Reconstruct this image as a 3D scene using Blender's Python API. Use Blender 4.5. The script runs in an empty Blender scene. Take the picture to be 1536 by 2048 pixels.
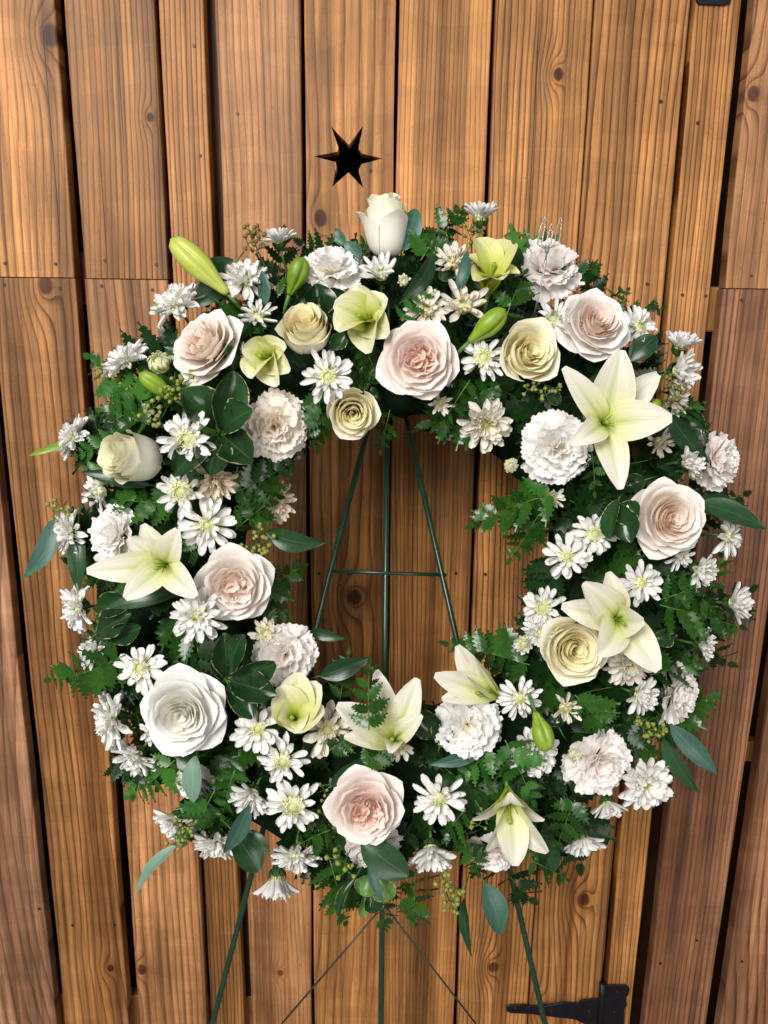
import bpy, bmesh, math, random
import numpy as np
from mathutils import Vector, Matrix

# ------------------------------------------------------------------ camera
W, H, F = 1536.0, 2048.0, 1540.0            # photo size and focal length in its pixels
CAM = Vector((0.0, -1.15, 1.55))
_z = Vector((78.0, 6576.0, 1540.0)).normalized()      # world up seen from the camera
_x = (Vector((1, 0, 0)) - _z * _z.x).normalized()
_y = _z.cross(_x)
C2W = Matrix((_x, _y, _z))                   # camera space -> world
scene = bpy.context.scene
COL = scene.collection
cam = bpy.data.cameras.new('camera')
cam.sensor_fit = 'VERTICAL'; cam.sensor_height = 36.0; cam.sensor_width = 27.0
cam.lens = F / H * 36.0
cam.clip_start = 0.02; cam.clip_end = 60.0
cam.dof.use_dof = True; cam.dof.focus_distance = 0.87; cam.dof.aperture_fstop = 9.0
camo = bpy.data.objects.new('camera', cam); COL.objects.link(camo)
camo.matrix_world = Matrix.Translation(CAM) @ C2W.to_4x4()
scene.camera = camo

# ------------------------------------------------------------------ light
world = bpy.data.worlds.new('World'); scene.world = world; world.use_nodes = True
bg = world.node_tree.nodes['Background']
bg.inputs[0].default_value = (1.0, 0.92, 0.82, 1.0); bg.inputs[1].default_value = 0.15

def area_light(name, loc, target, sx, sy, energy, col):
    l = bpy.data.lights.new(name, 'AREA'); l.shape = 'RECTANGLE'; l.size = sx; l.size_y = sy
    l.energy = energy; l.color = col
    o = bpy.data.objects.new(name, l); COL.objects.link(o)
    o.location = loc
    o.rotation_euler = (Vector(target) - Vector(loc)).to_track_quat('-Z', 'Y').to_euler()
    return o
area_light('window_light', (-1.25, -2.8, 2.9), (0.0, -0.2, 1.25), 1.5, 1.5, 133.0, (1.0, 0.97, 0.93))
area_light('doorway_light', (1.7, -2.8, 1.5), (0.0, -0.2, 1.2), 1.0, 1.6, 27.0, (1.0, 0.97, 0.94))
scene.view_settings.view_transform = 'Standard'; scene.view_settings.look = 'None'
scene.view_settings.exposure = 0.0; scene.view_settings.gamma = 1.0
scene.view_settings.use_curve_mapping = False
try:
    scene.cycles.max_bounces = 10; scene.cycles.diffuse_bounces = 8; scene.cycles.glossy_bounces = 3; scene.cycles.caustics_reflective = False; scene.cycles.caustics_refractive = False; scene.cycles.transparent_max_bounces = 8
except Exception:
    pass

# ------------------------------------------------------------------ projection helpers
def ray(px, py):
    return C2W @ Vector(((px - W / 2) / F, (H / 2 - py) / F, -1.0))
def at(px, py, d):                            # point at depth d along the optical axis
    return CAM + ray(px, py) * d
def wall_at(px, py, Y=0.0):                   # point on the plane y = Y
    r = ray(px, py)
    return CAM + r * ((Y - CAM.y) / r.y)
def facing(fx, fy):                           # image-plane tilt -> world direction (fx right, fy down)
    q = fx * fx + fy * fy
    if q > 0.999:
        k = 1 / math.sqrt(q) * 0.9995; fx *= k; fy *= k; q = fx * fx + fy * fy
    return (C2W @ Vector((fx, -fy, math.sqrt(1 - q)))).normalized()
WC = (795.0, 1120.0)                          # middle of the wreath in the photo
def ring_depth(px, py, h=0.085):
    r = math.hypot(px - WC[0], py - WC[1])
    x = (r - 455) / 270.0
    return 0.955 - h * math.sqrt(max(0.0, 1 - x * x))

# ------------------------------------------------------------------ object helpers
LABELS = {}
def tag(o, label, cat, group=None, kind=None):
    if label: o['label'] = label
    if cat: o['category'] = cat
    if group: o['group'] = group
    if kind: o['kind'] = kind
    return o
def empty(name, M, label=None, cat=None, group=None):
    o = bpy.data.objects.new(name, None); COL.objects.link(o)
    o.empty_display_size = 0.01
    o.matrix_world = M
    tag(o, label, cat, group)
    return o
def link(name, me, parent=None, M=None):
    o = bpy.data.objects.new(name, me); COL.objects.link(o)
    if parent is not None: o.parent = parent
    if M is not None: o.matrix_basis = M
    return o
def mesh(name, v, f, mat, tint=None, st=None, smooth=True):
    me = bpy.data.meshes.new(name)
    me.from_pydata([tuple(p) for p in v], [], f)
    if mat: me.materials.append(mat)
    if smooth: me.polygons.foreach_set('use_smooth', [True] * len(me.polygons))
    if tint is not None:
        a = me.attributes.new('tint', 'FLOAT_COLOR', 'POINT')
        c = np.ones((len(v), 4), dtype=np.float32); c[:, :3] = tint
        a.data.foreach_set('color', c.ravel())
    if st is not None:
        a = me.attributes.new('st', 'FLOAT_VECTOR', 'POINT')
        c = np.zeros((len(v), 3), dtype=np.float32); c[:, :2] = st
        a.data.foreach_set('vector', c.ravel())
    me.update()
    return me
def grid_faces(nu, nv):                       # nv rows of nu vertices
    return [(j * nu + i, j * nu + i + 1, (j + 1) * nu + i + 1, (j + 1) * nu + i)
            for j in range(nv - 1) for i in range(nu - 1)]
def basis(zdir, roll=0.0, up=None):
    z = Vector(zdir).normalized()
    u = up if up is not None else (C2W @ Vector((0, 1, 0)))
    x = Vector(u).cross(z)
    if x.length < 1e-3: x = (C2W @ Vector((1, 0, 0))).cross(z)
    x.normalize(); y = z.cross(x)
    M = Matrix((x, y, z)).transposed()
    return M @ Matrix.Rotation(roll, 3, 'Z')
def trs(loc, R, s=1.0):
    return Matrix.Translation(loc) @ (R @ Matrix.Diagonal((s, s, s))).to_4x4()
def tube_mesh(name, pts, rad, mat, n=6, taper=1.0, tint=None, st=None, cap=True):
    pts = [Vector(p) for p in pts]; v = []; m = len(pts)
    t0 = (pts[1] - pts[0]).normalized()
    x = t0.orthogonal().normalized()
    for i, p in enumerate(pts):
        t = (pts[min(i + 1, m - 1)] - pts[max(i - 1, 0)]).normalized()
        x = (x - t * x.dot(t)).normalized(); y = t.cross(x)
        r = (rad[i] if isinstance(rad, (list, tuple)) else rad * (1 + (taper - 1) * i / (m - 1)))
        for k in range(n):
            a = 2 * math.pi * k / n
            v.append(p + x * (r * math.cos(a)) + y * (r * math.sin(a)))
    f = [(i * n + k, i * n + (k + 1) % n, (i + 1) * n + (k + 1) % n, (i + 1) * n + k)
         for i in range(m - 1) for k in range(n)]
    if cap:
        f.append(tuple(range(n - 1, -1, -1))); f.append(tuple(range((m - 1) * n, m * n)))
    return mesh(name, v, f, mat)
def bez2(a, b, c, n):
    return [a * (1 - t) ** 2 + b * (2 * t * (1 - t)) + c * t * t for t in [i / (n - 1) for i in range(n)]]

# ------------------------------------------------------------------ materials
class NT:                                     # a tiny node-expression writer
    def __init__(s, name):
        s.m = bpy.data.materials.new(name); s.m.use_nodes = True
        s.t = s.m.node_tree; s.n = s.t.nodes; s.l = s.t.links
        s.b = s.n['Principled BSDF']; s.out = s.n['Material Output']
    def put(s, sock, val):
        if isinstance(val, bpy.types.NodeSocket): s.l.new(val, sock)
        elif isinstance(val, (tuple, list)) and len(val) == 3 and sock.type == 'RGBA': sock.default_value = (*val, 1)
        else: sock.default_value = val
    def math(s, op, a, b=None, c=None, clamp=False):
        n = s.n.new('ShaderNodeMath'); n.operation = op; n.use_clamp = clamp
        s.put(n.inputs[0], a)
        if b is not None: s.put(n.inputs[1], b)
        if c is not None: s.put(n.inputs[2], c)
        return n.outputs[0]
    def add(s, a, b): return s.math('ADD', a, b)
    def mul(s, a, b): return s.math('MULTIPLY', a, b)
    def mr(s, v, a, b, c=0.0, d=1.0, smooth=False):
        n = s.n.new('ShaderNodeMapRange')
        if smooth: n.interpolation_type = 'SMOOTHSTEP'
        s.put(n.inputs[0], v); n.inputs[1].default_value = a; n.inputs[2].default_value = b
        n.inputs[3].default_value = c; n.inputs[4].default_value = d
        return n.outputs[0]
    def noise(s, vec, scale=1.0, detail=2.0, rough=0.5, dist=0.0):
        n = s.n.new('ShaderNodeTexNoise')
        if vec is not None: s.l.new(vec, n.inputs['Vector'])
        n.inputs['Scale'].default_value = scale; n.inputs['Detail'].default_value = detail
        n.inputs['Roughness'].default_value = rough; n.inputs['Distortion'].default_value = dist
        return n.outputs[0]
    def comb(s, x, y, z):
        n = s.n.new('ShaderNodeCombineXYZ')
        for i, q in enumerate((x, y, z)): s.put(n.inputs[i], q)
        return n.outputs[0]
    def sep(s, v):
        n = s.n.new('ShaderNodeSeparateXYZ'); s.l.new(v, n.inputs[0]); return n.outputs
    def mix(s, f, a, b, mode='MIX'):
        n = s.n.new('ShaderNodeMix'); n.data_type = 'RGBA'; n.blend_type = mode
        s.put(n.inputs[0], f); s.put(n.inputs[6], a); s.put(n.inputs[7], b)
        return n.outputs[2]
    def attr(s, name):
        n = s.n.new('ShaderNodeAttribute'); n.attribute_name = name; return n
    def obj(s):
        return s.n.new('ShaderNodeTexCoord').outputs['Object']
    def rnd(s):
        return s.n.new('ShaderNodeObjectInfo').outputs['Random']
    def bump(s, h, strength, dist):
        n = s.n.new('ShaderNodeBump'); s.put(n.inputs['Height'], h)
        n.inputs['Strength'].default_value = strength; n.inputs['Distance'].default_value = dist
        s.l.new(n.outputs[0], s.b.inputs['Normal']); return n.outputs[0]

def petal_material(name, rough=0.5, trans=0.22, vein=0.06):
    s = NT(name)
    col = s.attr('tint').outputs['Color']
    st = s.sep(s.attr('st').outputs['Vector'])
    v = s.noise(s.comb(s.mul(st[0], 9.0), s.mul(st[1], 1.6), s.mul(s.rnd(), 30.0)), 1.0, 3.0, 0.6)
    k = s.mr(v, 0.3, 0.7, 1.0 - vein, 1.0)
    k = s.mul(k, s.mr(s.rnd(), 0, 1, 0.94, 1.0))
    hs = s.n.new('ShaderNodeHueSaturation'); s.put(hs.inputs['Value'], k); s.put(hs.inputs['Color'], col)
    c = hs.outputs[0]
    s.put(s.b.inputs['Base Color'], c)
    s.b.inputs['Roughness'].default_value = rough
    s.b.inputs['Specular IOR Level'].default_value = 0.35
    s.bump(v, 0.25, 0.0012)
    tr = s.n.new('ShaderNodeBsdfTranslucent'); s.put(tr.inputs['Color'], c)
    mx = s.n.new('ShaderNodeMixShader'); mx.inputs[0].default_value = trans
    s.l.new(s.b.outputs[0], mx.inputs[1]); s.l.new(tr.outputs[0], mx.inputs[2])
    s.l.new(mx.outputs[0], s.out.inputs['Surface'])
    return s.m
def leaf_material(name, c1, c2, rough=0.35, rib=None, edge=None, trans=0.1, spec=0.5):
    s = NT(name)
    st = s.sep(s.attr('st').outputs['Vector'])
    r = s.rnd()
    n = s.noise(s.comb(s.add(s.mul(st[0], 1.2), s.mul(r, 40.0)), s.mul(st[1], 2.5), r), 2.2, 4.0)
    c = s.mix(s.mr(s.add(s.mul(n, 0.7), s.mul(r, 0.5)), 0.25, 0.85), c1, c2)
    a = s.math('ABSOLUTE', st[0])
    if rib:
        c = s.mix(s.mr(a, 0.02, 0.055, 0.75, 0.0), c, rib)
        w = s.math('SINE', s.mul(s.add(st[1], s.mul(a, -0.35)), 60.0))
        c = s.mix(s.mr(w, 0.9, 1.0, 0.0, 0.22), c, rib)
    if edge:
        e = s.add(a, s.mul(s.noise(s.comb(s.mul(st[0], 2.0), s.mul(st[1], 9.0), s.mul(r, 50.0)), 1.0, 2.0), 0.34))
        c = s.mix(s.mul(s.mr(e, 1.12, 1.16), s.mr(r, 0.0, 1.0, 0.35, 1.0)), c, edge)
    s.put(s.b.inputs['Base Color'], c)
    s.b.inputs['Roughness'].default_value = rough
    s.b.inputs['Specular IOR Level'].default_value = spec
    s.bump(n, 0.3, 0.001)
    tr = s.n.new('ShaderNodeBsdfTranslucent'); s.put(tr.inputs['Color'], c)
    mx = s.n.new('ShaderNodeMixShader'); mx.inputs[0].default_value = trans
    s.l.new(s.b.outputs[0], mx.inputs[1]); s.l.new(tr.outputs[0], mx.inputs[2])
    s.l.new(mx.outputs[0], s.out.inputs['Surface'])
    return s.m
def plain_material(name, c, rough=0.5, metal=0.0, var=0.15, scale=60.0, spec=0.4):
    s = NT(name)
    n = s.noise(s.obj(), scale, 3.0)
    s.put(s.b.inputs['Base Color'], s.mix(s.mr(n, 0.3, 0.7), tuple(q * (1 - var) for q in c), tuple(min(1, q * (1 + var)) for q in c)))
    s.b.inputs['Roughness'].default_value = rough; s.b.inputs['Metallic'].default_value = metal
    s.b.inputs['Specular IOR Level'].default_value = spec
    s.bump(n, 0.15, 0.0006)
    return s.m

M_ROSE = petal_material('rose_petal', 0.45, 0.12, 0.03)
M_CARN = petal_material('carnation_petal', 0.55, 0.22, 0.03)
M_MUM = petal_material('chrysanthemum_petal', 0.45, 0.18, 0.10)
M_LILY = petal_material('lily_petal', 0.46, 0.2, 0.16)
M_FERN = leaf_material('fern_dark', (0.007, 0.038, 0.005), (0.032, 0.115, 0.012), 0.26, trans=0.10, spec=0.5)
M_FERN_SHADE = leaf_material('fern_painted_shade', (0.003, 0.016, 0.003), (0.013, 0.052, 0.008), 0.34, trans=0.06, spec=0.3)  # filler fern green darkened to paint the shade between the flowers
M_FERNB = leaf_material('fern_bright', (0.016, 0.088, 0.012), (0.055, 0.19, 0.024), 0.34, trans=0.15)
M_EUC = leaf_material('eucalyptus_leaf', (0.022, 0.078, 0.055), (0.055, 0.145, 0.105), 0.42, rib=(0.10, 0.20, 0.14))
M_EUCP = leaf_material('eucalyptus_leaf_pale', (0.12, 0.24, 0.17), (0.19, 0.33, 0.23), 0.45, rib=(0.25, 0.36, 0.25))
M_EUCD = leaf_material('eucalyptus_leaf_dark', (0.009, 0.038, 0.013), (0.026, 0.082, 0.028), 0.30, rib=(0.06, 0.13, 0.06))
M_VAR = leaf_material('variegated_leaf', (0.005, 0.024, 0.007), (0.022, 0.074, 0.020), 0.20, rib=(0.05, 0.10, 0.04), edge=(0.62, 0.60, 0.30))
M_VARL = leaf_material('variegated_leaf_light', (0.06, 0.16, 0.03), (0.14, 0.27, 0.06), 0.35, rib=(0.24, 0.34, 0.12), edge=(0.66, 0.64, 0.34))
M_STEM = plain_material('green_stem', (0.07, 0.17, 0.03), 0.45, 0, 0.3, 90)
M_TWIG = plain_material('brown_twig', (0.10, 0.065, 0.028), 0.6, 0, 0.3, 90)
M_CALYX = plain_material('calyx_green', (0.05, 0.12, 0.03), 0.5, 0, 0.3, 90)
M_BUD = leaf_material('lily_bud_green', (0.12, 0.24, 0.012), (0.28, 0.42, 0.03), 0.42, rib=(0.045, 0.11, 0.006), trans=0.08)
M_BUDY = leaf_material('lily_bud_yellow', (0.36, 0.46, 0.045), (0.54, 0.60, 0.12), 0.42, rib=(0.20, 0.30, 0.02), trans=0.08)
M_SEED = plain_material('eucalyptus_seed', (0.24, 0.27, 0.055), 0.45, 0, 0.35, 120)
M_SEEDB = plain_material('eucalyptus_seed_brown', (0.16, 0.13, 0.035), 0.5, 0, 0.35, 120)
M_FOAM = plain_material('foam_green', (0.008, 0.022, 0.008), 0.9, 0, 0.4, 80, 0.1)
M_WIRE = plain_material('green_wire', (0.008, 0.040, 0.022), 0.28, 0, 0.2, 50, 0.6)
M_WIREG = plain_material('grey_wire', (0.055, 0.065, 0.055), 0.4, 0.4, 0.2, 50)
M_IRON = plain_material('black_iron', (0.010, 0.010, 0.015), 0.42, 0.3, 0.3, 70)
M_NAIL = plain_material('nail_head', (0.05, 0.035, 0.03), 0.45, 0.7, 0.4, 150)
M_GAP_DARK = plain_material('gap_darkness', (0.055, 0.025, 0.012), 0.9, 0, 0.3, 20, 0.05)  # colour stands in for the shade behind the boards
M_CONC = plain_material('concrete', (0.22, 0.20, 0.18), 0.8, 0, 0.2, 8)
M_DRY = plain_material('dry_leaf', (0.035, 0.020, 0.009), 0.85, 0, 0.3, 90, 0.1)
def plastic():
    s = NT('clear_plastic')
    s.b.inputs['Base Color'].default_value = (0.95, 0.95, 0.97, 1)
    s.b.inputs['Transmission Weight'].default_value = 0.8
    s.b.inputs['Roughness'].default_value = 0.06; s.b.inputs['IOR'].default_value = 1.49
    return s.m
M_CLEAR = plastic()

# ================================================================== the plank wall and door
def wood(name, seed, light, dark, freq, amp, knots=(), cracks=(), mid=1.0, contrast=1.0):
    s = NT(name)
    X, Y, Z = s.sep(s.obj())[:]
    lo = s.noise(s.comb(s.add(s.mul(X, 3.2), seed * 3.1), seed * 1.7, s.mul(Z, 0.75)), 1.0, 1.5, 0.45)
    md = s.noise(s.comb(s.add(s.mul(X, 16.0), seed * 5.3), seed * 2.9, s.mul(Z, 2.6)), 1.0, 2.0, 0.5)
    wig = s.noise(s.comb(s.mul(X, 40.0), seed * 9.1, s.mul(Z, 14.0)), 1.0, 2.0, 0.6)
    phi = s.add(s.mul(X, freq), s.mul(s.math('SUBTRACT', lo, 0.5), amp))
    phi = s.add(phi, s.mul(s.math('SUBTRACT', md, 0.5), 1.7 * mid))
    phi = s.add(phi, s.mul(s.math('SUBTRACT', wig, 0.5), 0.22))
    core = None; halo = None
    for (kx, kz, r, k) in knots:
        dx = s.math('SUBTRACT', X, kx); dz = s.math('SUBTRACT', Z, kz)
        a = s.math('DIVIDE', dx, r * 1.7); b = s.math('DIVIDE', dz, r * 3.6)
        rr = s.add(s.mul(a, a), s.mul(b, b))
        push = s.mul(s.mul(dx, -0.85 * freq), s.math('EXPONENT', s.mul(rr, -0.8)))   # grain parts round the knot
        phi = s.add(phi, push)
        a2 = s.math('DIVIDE', dx, r); b2 = s.math('DIVIDE', dz, r * 1.3)
        d = s.math('SQRT', s.add(s.mul(a2, a2), s.mul(b2, b2)))
        d = s.add(d, s.mul(s.math('SUBTRACT', wig, 0.5), 0.7))
        phi = s.add(phi, s.mul(s.math('EXPONENT', s.mul(d, -0.8)), k))               # closed rings close to it
        c = s.mr(d, 0.55, 0.85, 1.0, 0.0, True)
        h = s.mul(s.math('EXPONENT', s.mul(s.mul(d, d), -0.35)), 0.75)
        core = c if core is None else s.math('MAXIMUM', core, c)
        halo = h if halo is None else s.math('MAXIMUM', halo, h)
    fr = s.math('FRACT', phi)
    ramp = s.n.new('ShaderNodeValToRGB'); s.put(ramp.inputs[0], fr)
    e = ramp.color_ramp.elements
    e[0].position = 0.0; e[0].color = (0.08, 0.08, 0.08, 1)
    e[1].position = 1.0; e[1].color = (0.08, 0.08, 0.08, 1)
    for p, q in ((0.50, 0.12), (0.72, 0.50), (0.88, 1.0), (0.94, 0.95), (0.975, 0.05)):
        el = e.new(p); el.color = (q, q, q, 1)
    ring = s.sep(ramp.outputs[0])[0] if False else ramp.outputs[0]
    bw = s.n.new('ShaderNodeRGBToBW'); s.put(bw.inputs[0], ring); ring = bw.outputs[0]
    amt = s.noise(s.comb(s.mul(X, 9.0), seed * 4.4, s.mul(Z, 1.2)), 1.0, 2.0)
    ring = s.mul(ring, s.mr(amt, 0.3, 0.7, 0.65 * contrast, 1.4 * contrast))
    streak = s.noise(s.comb(s.add(s.mul(X, 22.0), seed), 0.3, s.mul(Z, 0.8)), 1.0, 3.0, 0.6)
    fib = s.noise(s.comb(s.mul(X, 520.0), seed * 3.3, s.mul(Z, 14.0)), 1.0, 3.0, 0.65)
    blot = s.noise(s.comb(s.mul(X, 11.0), seed * 8.8, s.mul(Z, 8.0)), 1.0, 4.0, 0.6)
    gr = s.noise(s.comb(s.add(s.mul(X, 85.0), seed * 1.9), 0.7, s.mul(s.add(Z, s.mul(lo, 0.5)), 1.5)), 1.0, 4.0, 0.72)
    speck = s.noise(s.comb(s.mul(X, 300.0), seed, s.mul(Z, 220.0)), 1.0, 1.0)
    c = s.mix(s.math('MINIMUM', ring, 1.0), light, dark)
    wide = s.noise(s.comb(s.add(s.mul(X, 26.0), seed * 2.2), 1.3, s.mul(s.add(Z, s.mul(lo, 0.8)), 0.55)), 1.0, 1.0)
    c = s.mix(s.mr(wide, 0.56, 0.68, 0.0, 0.5, True), c, dark)
    k = s.mul(s.mr(streak, 0.32, 0.68, 0.46, 1.24), s.mr(fib, 0.25, 0.75, 0.66, 1.20))
    k = s.mul(k, s.mr(blot, 0.28, 0.72, 0.74, 1.18))
    k = s.mul(k, s.mr(gr, 0.36, 0.60, 0.58, 1.17))
    k = s.mul(k, s.mr(speck, 0.26, 0.34, 0.8, 1.0))
    # planer chatter: faint bands that step the brightness along the board
    band = s.noise(s.comb(s.mul(X, 9.0), seed * 6.1, s.mul(Z, 34.0)), 1.0, 0.0)
    k = s.mul(k, s.mr(band, 0.50, 0.53, 0.95, 1.03))
    if core is not None:
        rg = s.math('SINE', s.mul(s.math('FRACT', s.mul(fr, 1.0)), 6.28))
        kc = s.mix(s.mr(wig, 0.35, 0.65), tuple(q * 0.30 for q in dark), tuple(q * 0.75 for q in dark))
        c = s.mix(halo, c, tuple(q * 0.92 for q in dark)) if False else s.mix(s.mul(halo, 0.55), c, dark)
        c = s.mix(core, c, kc)
    for (cx, z0, z1, wob) in cracks:
        off = s.mul(s.math('SUBTRACT', s.noise(s.comb(seed, cx * 50, s.mul(Z, 5.0)), 1.0, 3.0), 0.5), wob)
        dd = s.math('ABSOLUTE', s.math('SUBTRACT', s.math('SUBTRACT', X, cx), off))
        m = s.mul(s.mr(dd, 0.0003, 0.0008, 1.0, 0.0), s.mul(s.mr(Z, z0, z0 + 0.05), s.mr(Z, z1 - 0.05, z1, 1.0, 0.0)))
        c = s.mix(m, c, (0.02, 0.012, 0.006))
    worn = s.noise(s.comb(s.add(s.mul(X, 13.0), seed * 7.7), 2.0, s.mul(Z, 2.2)), 1.0, 4.0, 0.62)
    c = s.mix(s.mr(worn, 0.55, 0.75, 0.0, 0.30, True), c, (0.74, 0.42, 0.18) if light[0] > 0.55 else (0.56, 0.34, 0.22))
    hs = s.n.new('ShaderNodeHueSaturation'); s.put(hs.inputs['Value'], k); s.put(hs.inputs['Color'], c)
    s.put(s.b.inputs['Base Color'], hs.outputs[0])
    s.put(s.b.inputs['Roughness'], s.mr(fib, 0.3, 0.7, 0.48, 0.66))
    s.b.inputs['Specular IOR Level'].default_value = 0.35
    s.bump(s.add(s.mul(ring, -0.12), s.mul(fib, 0.6)), 0.45, 0.0009)
    return s.m

ZTOP, ZBOT = 2.30, 0.03
def edge_line(x0, x1):
    """wall X of a board edge (photo x at the top and bottom rows) as a function of Z"""
    a, b = wall_at(x0, 0), wall_at(x1, 2048)
    return lambda z: a.x + (b.x - a.x) * (z - a.z) / (b.z - a.z)
def plank_mesh(name, le, re, z0, z1, mat, seed, thick=0.022, front=0.0, holes=None):
    rnd = random.Random(seed)
    bm = bmesh.new()
    nz = 26 if holes is None else 26
    L, R = [], []
    ph = [rnd.uniform(0, 6.28) for _ in range(4)]
    for i in range(nz):
        z = z0 + (z1 - z0) * i / (nz - 1)
        jl = 0.0008 * math.sin(5.1 * z + ph[0]) + 0.0005 * math.sin(17 * z + ph[1]) + rnd.uniform(-1, 1) * 0.00025
        jr = 0.0008 * math.sin(4.3 * z + ph[2]) + 0.0005 * math.sin(15 * z + ph[3]) + rnd.uniform(-1, 1) * 0.00025
        L.append((le(z) + jl, z)); R.append((re(z) + jr, z))
    if holes is None:
        rows = []
        bev = 0.0022
        for (xl, z), (xr, _) in zip(L, R):
            w = xr - xl
            prof = [(xl, thick), (xl, bev), (xl + bev * .35, bev * .3), (xl + bev, 0.0), (xl + w * .5, 0.0004),
                    (xr - bev, 0.0), (xr - bev * .35, bev * .3), (xr, bev), (xr, thick)]
            rows.append([bm.verts.new((x, front + y, z)) for x, y in prof])
        n = len(rows[0])
        for i in range(nz - 1):
            for k in range(n):
                bm.faces.new((rows[i][k], rows[i][(k + 1) % n], rows[i + 1][(k + 1) % n], rows[i + 1][k]))
        bm.faces.new(rows[0][::-1]); bm.faces.new(rows[-1])
        bmesh.ops.recalc_face_normals(bm, faces=bm.faces)
    else:
        outl = L + R[::-1]
        ed = []
        def loop(pts):
            vs = [bm.verts.new((x, front, z)) for x, z in pts]
            for i in range(len(vs)): ed.append(bm.edges.new((vs[i], vs[(i + 1) % len(vs)])))
        loop(outl)
        for hpts in holes: loop(hpts)
        bmesh.ops.triangle_fill(bm, use_beauty=True, use_dissolve=False, edges=ed)
        fs = list(bm.faces)
        ret = bmesh.ops.extrude_face_region(bm, geom=fs)
        vs = [g for g in ret['geom'] if isinstance(g, bmesh.types.BMVert)]
        bmesh.ops.translate(bm, verts=vs, vec=(0, thick, 0))
        bmesh.ops.recalc_face_normals(bm, faces=bm.faces)
    me = bpy.data.meshes.new(name); bm.to_mesh(me); bm.free()
    me.materials.append(mat)
    return me

def kn(px, py, rpx, k):
    p = wall_at(px, py); d = (p - CAM).dot(C2W @ Vector((0, 0, -1)))
    return (p.x, p.z, rpx * d / F, k)
def ck(px, py0, py1, wob=0.004):
    a, b = wall_at(px, py0), wall_at(px, py1)
    return ((a.x + b.x) / 2, min(a.z, b.z), max(a.z, b.z), wob)

wall = empty('plank_wall', Matrix.Translation((0, 0, 0)), 'brown wooden plank wall with upright boards behind the wreath', 'wall')
door = empty('plank_door', Matrix.Translation((0, 0, 0)), 'orange-brown plank door with a six-pointed star cut-out', 'door')
WARM, WARMD = (0.60, 0.277, 0.092), (0.175, 0.058, 0.014)  # board tints: wood tone with some of the light's hue painted in
PINK, PINKD = (0.60, 0.292, 0.122), (0.22, 0.080, 0.026)
GOLD, GOLDD = (0.66, 0.305, 0.096), (0.20, 0.064, 0.013)
ROSY, ROSYD = (0.53, 0.278, 0.155), (0.24, 0.100, 0.050)
DEEP, DEEPD = (0.49, 0.230, 0.115), (0.185, 0.070, 0.030)
zj1 = wall_at(70, 555).z; zj2 = wall_at(240, 558).z; zj3 = wall_at(1490, 578).z
g = 0.0007
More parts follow.
